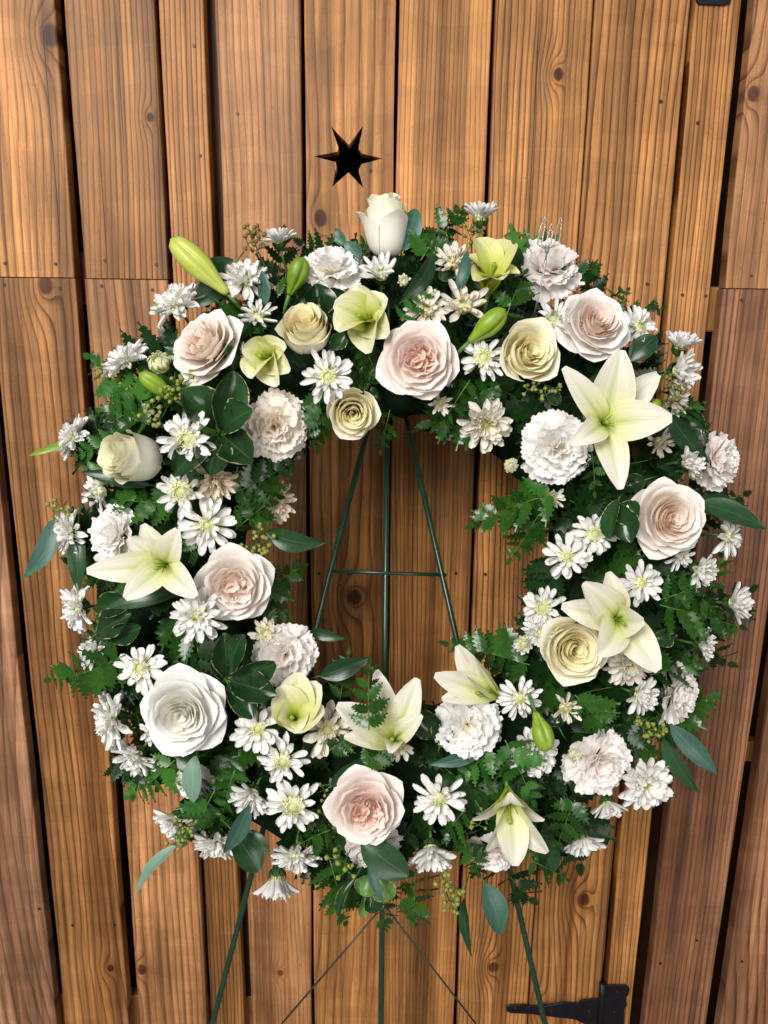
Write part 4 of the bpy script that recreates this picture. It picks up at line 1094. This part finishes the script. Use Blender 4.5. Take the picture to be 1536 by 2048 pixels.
FR = [  # base, tip, width, tone, dz (toward the viewer), label tail
 ((842, 520), (916, 402), 74, 'd', .000, 'tall dark fern frond standing up right of the topmost rosebud'),
 ((880, 520), (904, 428), 50, 'd', -.004, 'smaller fern frond left of the white chrysanthemum at the very top'),
 ((790, 500), (712, 486), 46, 'd', -.008, 'short fern frond left of the topmost rosebud'),
 ((800, 640), (862, 575), 42, 'b', .010, 'fresh green fern frond beside the shaded cream chrysanthemum at the top'),
 ((308, 822), (154, 716), 84, 'b', .000, 'long fern frond reaching left at the upper left edge'),
 ((300, 850), (196, 806), 64, 'd', .004, 'fern frond just above the sideways ivory rosebud'),
 ((260, 880), (150, 900), 52, 'b', -.004, 'feathery fern beside the leftmost white chrysanthemum'),
 ((300, 960), (168, 938), 60, 'b', -.012, 'pale fern tip under the sideways rosebud at the left edge'),
 ((360, 1010), (186, 1000), 70, 'd', .006, 'dark fern frond across the half hidden chrysanthemum at left'),
 ((250, 1310), (104, 1376), 84, 'd', .006, 'glossy dark fern frond reaching out at the left edge'),
 ((240, 1240), (160, 1290), 54, 'd', .004, 'dark fern tip over the hidden chrysanthemum at the left edge'),
 ((350, 1520), (258, 1614), 70, 'b', .000, 'bright green fern tip pointing down at the lower left'),
 ((430, 1580), (362, 1694), 76, 'b', .012, 'bright fern frond over the chrysanthemum at the bottom left'),
 ((470, 1540), (432, 1636), 56, 'b', .010, 'bright fern frond under the pure white rose'),
 ((660, 1720), (686, 1846), 72, 'd', -.008, 'fern frond hanging down left of the bottom carnation'),
 ((830, 1730), (838, 1846), 66, 'd', -.008, 'fern frond hanging straight down under the bottom carnation'),
 ((770, 1760), (772, 1858), 50, 'd', -.012, 'lowest dark fern tip at the bottom middle'),
 ((640, 780), (634, 898), 70, 'd', .004, 'dark fern frond hanging left of the cream rose on the inner edge'),
 ((730, 690), (752, 760), 50, 'd', .006, 'dark fern between the closed cream rose and the large blush rose'),
 ((780, 820), (768, 905), 46, 'd', -.010, 'small dark fern hanging beside the easel top'),
 ((460, 990), (602, 925), 66, 'd', -.008, 'dark fern frond across the shaded peach chrysanthemum'),
 ((470, 1060), (566, 968), 64, 'd', -.004, 'serrated dark fern frond at the left inner edge'),
 ((500, 1190), (612, 1132), 70, 'd', -.006, 'dark fern frond right of the peach hearted rose on the inner edge'),
 ((510, 1200), (580, 1228), 52, 'd', -.006, 'small dark fern below the peach hearted rose'),
 ((738, 1460), (732, 1318), 58, 'd', .066, 'upright fern frond crossing in front of the open cream lily'),
 ((680, 1400), (694, 1302), 54, 'b', -.010, 'fern tip rising into the opening at the bottom'),
 ((660, 1500), (712, 1470), 46, 'd', .024, 'small dark fern in front of the creamy chrysanthemum at the bottom'),
 ((730, 1530), (790, 1478), 54, 'd', .026, 'dark fern leaf at the foot of the open cream lily'),
 ((1060, 1330), (884, 1274), 80, 'd', -.002, 'long dark fern frond above the half-open lily at the inner edge'),
 ((1110, 985), (942, 1052), 84, 'd', .000, 'glossy fern frond reaching into the opening from the right'),
 ((1096, 1000), (1014, 1122), 66, 'd', -.004, 'fern frond hanging down on the right inner edge'),
 ((1110, 560), (1198, 535), 54, 'd', -.004, 'fern tip right of the carnation with the candle pick'),
 ((1220, 640), (1326, 612), 56, 'd', -.006, 'fern tip above the chrysanthemum at the upper right'),
 ((1190, 630), (1250, 568), 52, 'd', -.006, 'pointed fern tip above the top right garden rose'),
 ((1010, 640), (1056, 545), 62, 'd', .010, 'dark fern frond between the yellow lily and the carnation at top right'),
 ((940, 760), (892, 850), 62, 'd', .004, 'dark fern frond below the green centred chrysanthemum'),
 ((1000, 770), (925, 800), 56, 'd', .004, 'dark fern frond under the cream yellow rose at top right'),
 ((1180, 880), (1190, 990), 46, 'd', .010, 'dark fern between the large lily and the cream hearted carnation'),
 ((1320, 1210), (1502, 1256), 84, 'd', .012, 'long dark fern frond reaching right across a chrysanthemum'),
 ((1320, 1200), (1432, 1152), 60, 'd', .000, 'dark fern frond right of the open lily at the lower right'),
 ((1300, 1350), (1408, 1322), 62, 'd', .010, 'dark fern tip above the right-facing pale carnation'),
 ((1350, 830), (1404, 800), 44, 'd', -.008, 'fern tip at the right edge beside the largest lily'),
 ((1150, 1390), (1246, 1486), 72, 'd', .012, 'fern frond above the lower right carnation'),
 ((1010, 1480), (1072, 1606), 70, 'b', .020, 'bright green fern frond above the drooping lily'),
 ((985, 1500), (918, 1560), 66, 'b', .008, 'fresh fern leaf below the lower white carnation'),
 ((930, 1620), (888, 1680), 56, 'd', .010, 'dark fern leaf above the down-facing chrysanthemum at the bottom'),
 ((930, 1660), (962, 1752), 60, 'd', .008, 'dark fern frond hanging left of the drooping lily'),
 ((1150, 1600), (1108, 1706), 66, 'd', -.004, 'feathery fern right of the drooping lily'),
 ((1060, 1720), (1136, 1760), 44, 'd', -.016, 'dark fern tip at the bottom right near the easel leg'),
 ((560, 560), (612, 610), 44, 'd', .000, 'small fern left of the closed cream rose'),
 ((500, 700), (420, 730), 44, 'd', .014, 'serrated fern leaf crossing the foot of the tilted blush rose'),
 ((350, 760), (352, 660), 46, 'd', -.012, 'bluish dark fern beside the tilted blush rose at upper left'),
 ((660, 1660), (590, 1690), 54, 'd', -.006, 'dark fern left of the bottom blush rose'),
 ((1420, 1180), (1450, 1090), 46, 'd', -.012, 'feathery fern near the right edge under the chrysanthemum'),
]
for i, (a, b, w, tone, dz, lab) in enumerate(FR):
    rg = random.Random(2000 + i)
    frond(a, b, w, ring_depth(*a) - .028 - dz, ring_depth(*b, h=.05) - .044 - dz, tone, rg, lab, 'fern fronds of the wreath', tilt=rg.uniform(-.45, .45))
# fronds filling the ring beneath the flowers, most with shade painted into their green
rg = random.Random(31)
NF = 105
def fill_label(p, tone):
    a = math.degrees(math.atan2(p[1] - WC[1], p[0] - WC[0])) % 360
    sec = ['right', 'lower right', 'bottom', 'lower left', 'left', 'upper left', 'top', 'upper right'][int((a + 22.5) // 45) % 8]
    r = math.hypot(p[0] - WC[0], p[1] - WC[1])
    ring = 'inner' if r < 380 else ('middle' if r < 490 else 'outer')
    return '%s fern frond packed under the flowers, %s ring, %s of the wreath' % ('bright green' if tone == 'b' else 'dark green', ring, sec)
for k in range(NF):
    a = 2 * math.pi * (k * .61803 % 1.0)
    r = 330 + 270 * ((k * .7548) % 1.0)
    p = (WC[0] + r * math.cos(a), WC[1] + r * math.sin(a))
    out = (r - 430) / 200.0
    da = a + (rg.uniform(-1.1, 1.1) if out > .25 else (math.pi + rg.uniform(-1.0, 1.0) if out < -.3 else rg.uniform(-3.1, 3.1)))
    L = rg.uniform(115, 180) * (1.0 if out > -.3 else .72)
    q = (p[0] + L * math.cos(da), p[1] + L * math.sin(da))
    if math.hypot(q[0] - WC[0], q[1] - WC[1]) < 278: continue
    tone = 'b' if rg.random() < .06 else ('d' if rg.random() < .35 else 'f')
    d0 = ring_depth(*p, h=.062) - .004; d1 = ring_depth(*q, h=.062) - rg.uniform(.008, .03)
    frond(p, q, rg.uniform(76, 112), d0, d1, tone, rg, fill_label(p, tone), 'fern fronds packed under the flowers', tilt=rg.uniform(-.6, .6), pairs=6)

# ---- single leaves: eucalyptus and variegated
def leaf(name, a, b, wpx, mat, dz, lab, cat='leaf', grp='eucalyptus leaves of the wreath', shape='l', tilt=0.0, bow=.08, fold=.10, wave=0.0, side=0.0, dtip=.0, seed=0):
    rg = random.Random(4000 + int(a[0]) * 7 + int(a[1]))
    da = ring_depth(*a) - .026 - dz
    tilt += rg.uniform(-.3, .3); wave = max(wave, .03)
    p, R, L = along(a, b, da, da - dtip - rg.uniform(-.006, .010), tilt)
    root = empty(name, trs(p, R), lab, cat, grp)
    link('blade', blade_mesh('blade', L, wpx * da / F, mat, rg, bow, fold, shape, wave, side), root)
    link('stalk', tube_mesh('stalk', [Vector((0, .004, 0)), Vector((0, -.008, -.003)), Vector((0, -.02, -.014))], .0008, M_STEM, 5), root)
E = 'eucalyptus_leaf'
leaf(E, (112, 1034), (46, 1158), 46, M_EUC, .004, 'blue green leaf hanging free at the far left edge', tilt=.3, side=-.10)
leaf(E, (532, 1062), (650, 1086), 50, M_EUCD, .010, 'dark blue green leaf pointing right into the opening', tilt=.25, side=.06)
leaf(E, (618, 1262), (690, 1278), 26, M_EUCD, .000, 'slim leaf reaching into the opening above the ruffled carnation')
leaf(E, (640, 1352), (742, 1316), 46, M_EUCD, .004, 'dark leaf rising from the lower inner edge beside the upright fern', tilt=.3)
leaf(E, (934, 502), (902, 604), 30, M_EUC, .024, 'curved blue green leaf in front of the top chrysanthemum', side=-.16, bow=.16, tilt=.4)
leaf(E, (808, 500), (832, 418), 44, M_EUC, -.006, 'blue green leaf behind the topmost rosebud', shape='r')
leaf(E, (498, 1610), (446, 1708), 46, M_EUC, .016, 'blue green leaf over the bottom left chrysanthemum', tilt=-.3)
leaf(E, (470, 1668), (518, 1742), 62, M_EUCD, .000, 'broad dark leaf at the bottom left', shape='r')
leaf(E, (498, 1660), (540, 1706), 26, M_EUCD, .002, 'small slim leaf left of the down-facing chrysanthemum')
leaf(E, (352, 1690), (272, 1788), 28, M_EUCP, .000, 'long pale leaf sticking out at the bottom left', side=.05, tilt=.35)
leaf(E, (724, 1684), (816, 1752), 66, M_EUCD, .018, 'broad dark leaf in front of the bottom carnation', shape='r', tilt=.2)
leaf(E, (664, 1572), (748, 1514), 58, M_EUCD, -.004, 'broad dark leaf above the bottom blush rose', shape='r', side=.08, bow=.10)
leaf(E, (928, 1796), (944, 1914), 28, M_EUCD, -.004, 'slim leaf hanging lowest at the bottom right', tilt=.5)
leaf(E, (970, 1768), (1002, 1868), 54, M_EUC, -.004, 'blue green leaf hanging at the bottom right', shape='r', tilt=-.2)
leaf(E, (1398, 1006), (1532, 1058), 56, M_EUCD, .002, 'pointed dark leaf sticking out at the right edge', tilt=-.25)
leaf(E, (1338, 826), (1418, 926), 48, M_EUCD, .014, 'long dark leaf right of the largest lily', tilt=.25)
leaf(E, (1340, 1450), (1434, 1548), 46, M_EUC, .000, 'blue green leaf at the lower right edge, upper of two', tilt=.2)
leaf(E, (1326, 1474), (1398, 1586), 46, M_EUCD, .004, 'dark leaf at the lower right edge, lower of two', tilt=.5)
leaf(E, (392, 1512), (386, 1604), 42, M_EUCP, .008, 'pale underside of a leaf below the pure white rose', tilt=.5, shape='r')
leaf(E, (354, 1516), (400, 1536), 40, M_EUCD, .004, 'short green leaf at the foot of the pure white rose', shape='r')
leaf(E, (156, 1050), (158, 1190), 40, M_EUCD, -.004, 'long dark leaf hanging behind the open lily at left')
leaf(E, (868, 508), (798, 606), 44, M_EUCD, .008, 'long dark leaf under the tall fern at the top', tilt=-.4, bow=.14)
leaf(E, (1040, 545), (985, 488), 62, M_EUCD, -.014, 'round dark leaf behind the yellow lily at the top', shape='r')
leaf(E, (470, 525), (392, 610), 56, M_EUCD, -.012, 'dark leaf behind the large pale lily bud', shape='r')
leaf(E, (400, 560), (468, 522), 50, M_EUCD, -.010, 'dark leaf between the lily bud and the dense chrysanthemum', shape='r')
leaf(E, (740, 1716), (768, 1806), 24, M_EUC, .012, 'thin blue green leaf hanging at the bottom middle', side=.08)
leaf(E, (528, 612), (524, 540), 30, M_EUC, .000, 'blue green leaf edge beside the dense chrysanthemum at the top left')
leaf(E, (1260, 720), (1312, 672), 46, M_EUCD, -.010, 'dark leaf behind the chrysanthemum at the upper right', shape='r')
leaf(E, (300, 970), (162, 944), 36, M_EUCD, -.006, 'dark leaf under the sideways ivory rosebud')
leaf(E, (1100, 1750), (1090, 1640), 52, M_EUCD, -.012, 'dark leaf behind the drooping lily')
leaf(E, (142, 884), (56, 912), 16, M_BUD, -.004, 'thin grass-like leaf at the left edge below the leftmost chrysanthemum')
leaf(E, (720, 520), (690, 482), 40, M_EUC, .002, 'shiny bluish leaf left of the topmost rosebud', wave=.08)
leaf(E, (688, 492), (672, 456), 26, M_EUC, -.006, 'small bluish leaf tip above the top white carnation', wave=.1)
leaf(E, (370, 1180), (200, 1222), 40, M_EUCD, -.004, 'dark leaf below the open lily at left')
leaf(E, (960, 1508), (860, 1530), 30, M_EUC, .004, 'greyish leaf below the open cream lily')
leaf(E, (1300, 1000), (1232, 1010), 34, M_EUCD, .000, 'dark leaf behind the peach rose at right')
leaf(E, (1460, 996), (1398, 992), 22, M_EUCD, -.006, 'thin dark leaf above the pointed one at right')
V_ = 'variegated_leaf'; VG = 'variegated leaves of the wreath'
def vl(a, b, w, dz, lab, mat=None, **k):
    k.setdefault('shape', 'o'); k.setdefault('wave', .09); k.setdefault('fold', .28)
    leaf(V_, a, b, w, mat or M_VAR, dz, lab, 'leaf', VG, **k)
vl((440, 858), (466, 742), 74, .014, 'upright cream-edged dark leaf right of the tilted blush rose', dtip=.030)
vl((432, 860), (360, 782), 82, .010, 'broad cream-edged dark leaf beside the berry sprig', dtip=.030, tilt=.3)
vl((446, 862), (504, 820), 70, .012, 'cream-edged dark leaf next to the peach carnation', dtip=.034, tilt=-.4)
vl((446, 872), (506, 922), 72, .012, 'wavy cream-edged leaf with curled tip by the peach carnation', dtip=.034, tilt=-.2, wave=.12)
vl((436, 876), (418, 950), 74, .010, 'cream-edged leaf below the front chrysanthemum, right one', dtip=.034)
vl((424, 872), (348, 950), 60, .008, 'cream-edged leaf below the front chrysanthemum, left one', dtip=.030)
vl((452, 1352), (448, 1266), 66, .008, 'upright cream-edged leaf in the lower left rosette', dtip=.026, tilt=.4)
vl((458, 1352), (486, 1268), 56, .006, 'dark leaf leaning right in the lower left rosette', dtip=.022, tilt=-.3)
vl((460, 1356), (552, 1326), 56, .010, 'shiny dark leaf pointing right in the lower left rosette', dtip=.026, tilt=.2)
vl((460, 1362), (552, 1390), 62, .012, 'glossy leaf with white edge in the lower left rosette', dtip=.026)
vl((456, 1366), (506, 1436), 54, .008, 'dark leaf pointing down in the lower left rosette', dtip=.020)
vl((446, 1360), (430, 1300), 46, .000, 'narrow cream-edged leaf on the left of the lower left rosette', dtip=.010, tilt=.5)
vl((640, 640), (630, 568), 66, .002, 'yellow-edged leaf behind the closed cream rose', dtip=.014)
vl((676, 640), (660, 576), 60, .000, 'yellow-edged leaf left of the lily cup at the top', dtip=.010)
vl((660, 700), (690, 668), 34, .010, 'small cream-edged leaf under the lily cup at the top')
vl((1236, 1000), (1218, 1078), 40, .010, 'folded cream-edged leaf left of the peach rose', dtip=.02, tilt=.5)
vl((1240, 1010), (1262, 1084), 60, .008, 'cream-edged leaf tucked under the peach rose', dtip=.02)
vl((1238, 1012), (1276, 1040), 56, .006, 'dark leaf against the left of the peach rose', dtip=.01)
vl((1290, 960), (1252, 972), 40, .004, 'small light-edged leaf above the peach rose')
vl((186, 1216), (262, 1210), 52, .006, 'cream-edged leaf right of the left-facing chrysanthemum', dtip=.01)
vl((192, 1268), (262, 1230), 58, .006, 'dark cream-edged leaf below the open lily at left, middle of three', dtip=.01)
vl((216, 1276), (282, 1256), 46, .002, 'lower cream-edged leaf at the left, above the fern', dtip=.01)
vl((740, 1750), (722, 1790), 46, .000, 'light green cream-edged leaf hanging at the bottom, left one', M_VARL)
vl((756, 1752), (780, 1800), 48, .000, 'light green cream-edged leaf hanging at the bottom, right one', M_VARL)
vl((738, 1770), (722, 1834), 22, -.004, 'narrow light leaf hanging at the very bottom', M_VARL)
vl((752, 1770), (742, 1826), 40, -.006, 'striped leaf behind the light ones at the bottom', M_VAR)
vl((714, 1750), (676, 1832), 20, -.004, 'thin cream-edged leaf curling down at the bottom', M_VAR, side=.1)
vl((870, 1480), (842, 1420), 56, .000, 'dark leaf right of the open cream lily', dtip=.01)
vl((880, 1490), (900, 1440), 50, -.002, 'dark leaf behind the lower white carnation', dtip=.01)
vl((1118, 1456), (1104, 1428), 40, .004, 'small rounded leaf beside the slim green bud')
vl((1090, 770), (1118, 810), 26, .004, 'thin light-edged leaf below the cream yellow rose at top right')
vl((1300, 1278), (1344, 1270), 40, .004, 'rounded leaf behind the right petal of the lower lily')
vl((1300, 590), (1262, 600), 1, 0, '') if False else None
vl((920, 520), (880, 560), 36, -.004, 'dark leaf between the top fern and the curved leaf')
vl((1258, 830), (1250, 842), 1, 0, '') if False else None
vl((1410, 860), (1370, 820), 40, -.010, 'dark leaf at the right edge behind the largest lily')

# ---- seeded eucalyptus sprigs
def seed_mesh(mat):
    V, Fc = [], []; m = 7
    prof = [(.10, 0), (.30, .25), (.52, .55), (.50, .80), (.22, .95), (.05, 1.12)]
    for (r, z) in prof:
        for k in range(m): V.append((r * math.cos(6.2832 * k / m), r * math.sin(6.2832 * k / m), z))
    for j in range(len(prof) - 1):
        for k in range(m): Fc.append((j * m + k, j * m + (k + 1) % m, (j + 1) * m + (k + 1) % m, (j + 1) * m + k))
    return mesh('seed', V, Fc, mat)
SEED = {'g': seed_mesh(M_SEED), 'b': seed_mesh(M_SEEDB)}
def sprig(a, pts, tone, dz, lab, nper=6, size=10):
    """stalk from a through the cluster points; a little whorl of seed pods at each"""
    rg = random.Random(6000 + int(a[0]))
    d = ring_depth(*a) - .024 - dz
    o = at(*a, d)
    root = empty('seeded_eucalyptus', Matrix.Translation(o), lab, 'seed sprig', 'seeded eucalyptus sprigs')
    ps = [Vector((0, 0, 0))] + [at(x, y, d - .006 - rg.uniform(0, .008)) - o for x, y in pts]
    if len(ps) > 2:
        link('twig', tube_mesh('twig', ps, .0008, M_TWIG if tone == 'b' else M_STEM, 5, .6), root)
    else:
        link('twig', tube_mesh('twig', [ps[0], (ps[0] + ps[1]) / 2 + Vector((.002, 0, .002)), ps[1]], .0008, M_TWIG, 5, .6), root)
    for p in ps[1:]:
        for k in range(nper):
            v = (C2W @ Vector((rg.uniform(-1, 1), rg.uniform(-1, 1), rg.uniform(-.2, 1)))).normalized()
            sz = size * d / F * rg.uniform(.75, 1.1)
            st = sz * rg.uniform(.5, 1.5)
            q = p + v * st
            link('pedicel', tube_mesh('pedicel', [p, (p + q) / 2, q], .0005, M_STEM, 4), root)
            link('seed', SEED[tone], root, trs(q, basis(v), sz * 1.05))
sprig((545, 565), [(515, 500), (508, 482), (500, 462), (520, 460), (496, 488)], 'b', -.006, 'brown seed sprig sticking up beside the small top chrysanthemum', 5, 9)
sprig((372, 800), [(352, 770), (330, 790), (305, 815), (320, 840), (350, 790), (296, 838), (376, 762)], 'g', .010, 'green seed sprig left of the broad cream-edged leaf', 6, 10)
sprig((500, 1030), [(520, 1060), (512, 1085), (530, 1100), (500, 1095), (535, 1080)], 'g', -.004, 'green seed sprig on the left inner edge', 5, 9)
sprig((170, 1012), [(130, 1022), (108, 1024), (118, 1010)], 'g', -.004, 'small seed sprig at the left edge above the hanging leaf', 3, 9)
sprig((945, 520), [(942, 480), (936, 462), (960, 465), (950, 450)], 'b', -.006, 'brown seed sprig under the topmost chrysanthemum', 4, 8)
sprig((1316, 790), [(1345, 765), (1360, 772), (1335, 760), (1350, 790)], 'b', .000, 'brown seed sprig beside the largest lily at the right', 5, 9)
sprig((1300, 1430), [(1290, 1440), (1315, 1460), (1300, 1470), (1330, 1465), (1285, 1455)], 'g', .000, 'seed sprig below the right-facing pale carnation', 5, 9)
sprig((880, 1740), [(890, 1770), (905, 1790), (898, 1800), (885, 1760), (912, 1775), (900, 1815)], 'g', -.004, 'yellow green seed sprig hanging at the bottom right of the carnation', 4, 10)
sprig((700, 1700), [(690, 1725), (670, 1718), (665, 1710), (692, 1740)], 'g', .004, 'yellow seed sprig left of the bottom carnation', 3, 10)
sprig((390, 1640), [(362, 1655), (350, 1690), (366, 1685), (375, 1660)], 'g', .000, 'seed sprig by the chrysanthemum on the bare stalk', 4, 9)
sprig((1090, 760), [(1070, 775), (1090, 790), (1055, 780), (1110, 778)], 'g', -.004, 'dark seed sprig under the cream yellow rose at top right', 5, 8)
sprig((950, 1600), [(968, 1630), (958, 1650)], 'g', .010, 'pair of seed pods left of the drooping lily', 3, 9)
sprig((660, 1610), [(650, 1580), (655, 1600), (648, 1630)], 'g', -.006, 'few seed pods left of the bottom blush rose', 3, 8)

# ---- the dry curled leaf in the opening
dl = leaf('dry_leaf', (948, 862), (804, 868), 30, M_DRY, -.040, 'dry dark leaf curling into the opening below the large blush rose', 'leaf', None, shape='l', tilt=.9, bow=.06)

# ---- clear plastic candle pick
def pick():
    d = ring_depth(1100, 520) - .075
    o = at(1063, 655, d + .05)
    root = empty('card_pick', Matrix.Translation(o), 'clear plastic card holder pick with three candle-shaped prongs', 'card pick')
    P = lambda x, y, dd=0.0: at(x, y, d + dd) - o
    link('stem', tube_mesh('stem', [P(1094, 503), P(1086, 552, .01), P(1074, 606, .03), P(1063, 655, .05)], .0011, M_CLEAR, 6), root)
    link('hub', tube_mesh('hub', [P(1094, 494), P(1094, 499), P(1094, 505)], .0024, M_CLEAR, 8), root)
    for (bx, by, tx, ty, fxx, fyy) in ((1079, 489, 1086, 447, 1090, 434), (1097, 488, 1101, 461, 1103, 449), (1113, 489, 1119, 448, 1121, 436)):
        w = 4.2
        ring = [(1094, 500), (bx - w, by), (tx - w, ty + 2), (tx, ty - 2), (tx + w, ty + 2), (bx + w, by), (1094, 497)]
        pr = link('prong', tube_mesh('prong', [P(*q) for q in ring], .0009, M_CLEAR, 6), root)
        fl_ = [(tx, ty - 2), (fxx - 3.2, (fyy + ty) / 2 + 1), (fxx, fyy - 2), (fxx + 3.2, (fyy + ty) / 2 + 1), (tx, ty - 2)]
        link('flame', tube_mesh('flame', [P(*q) for q in fl_], .0008, M_CLEAR, 6), pr)
pick()
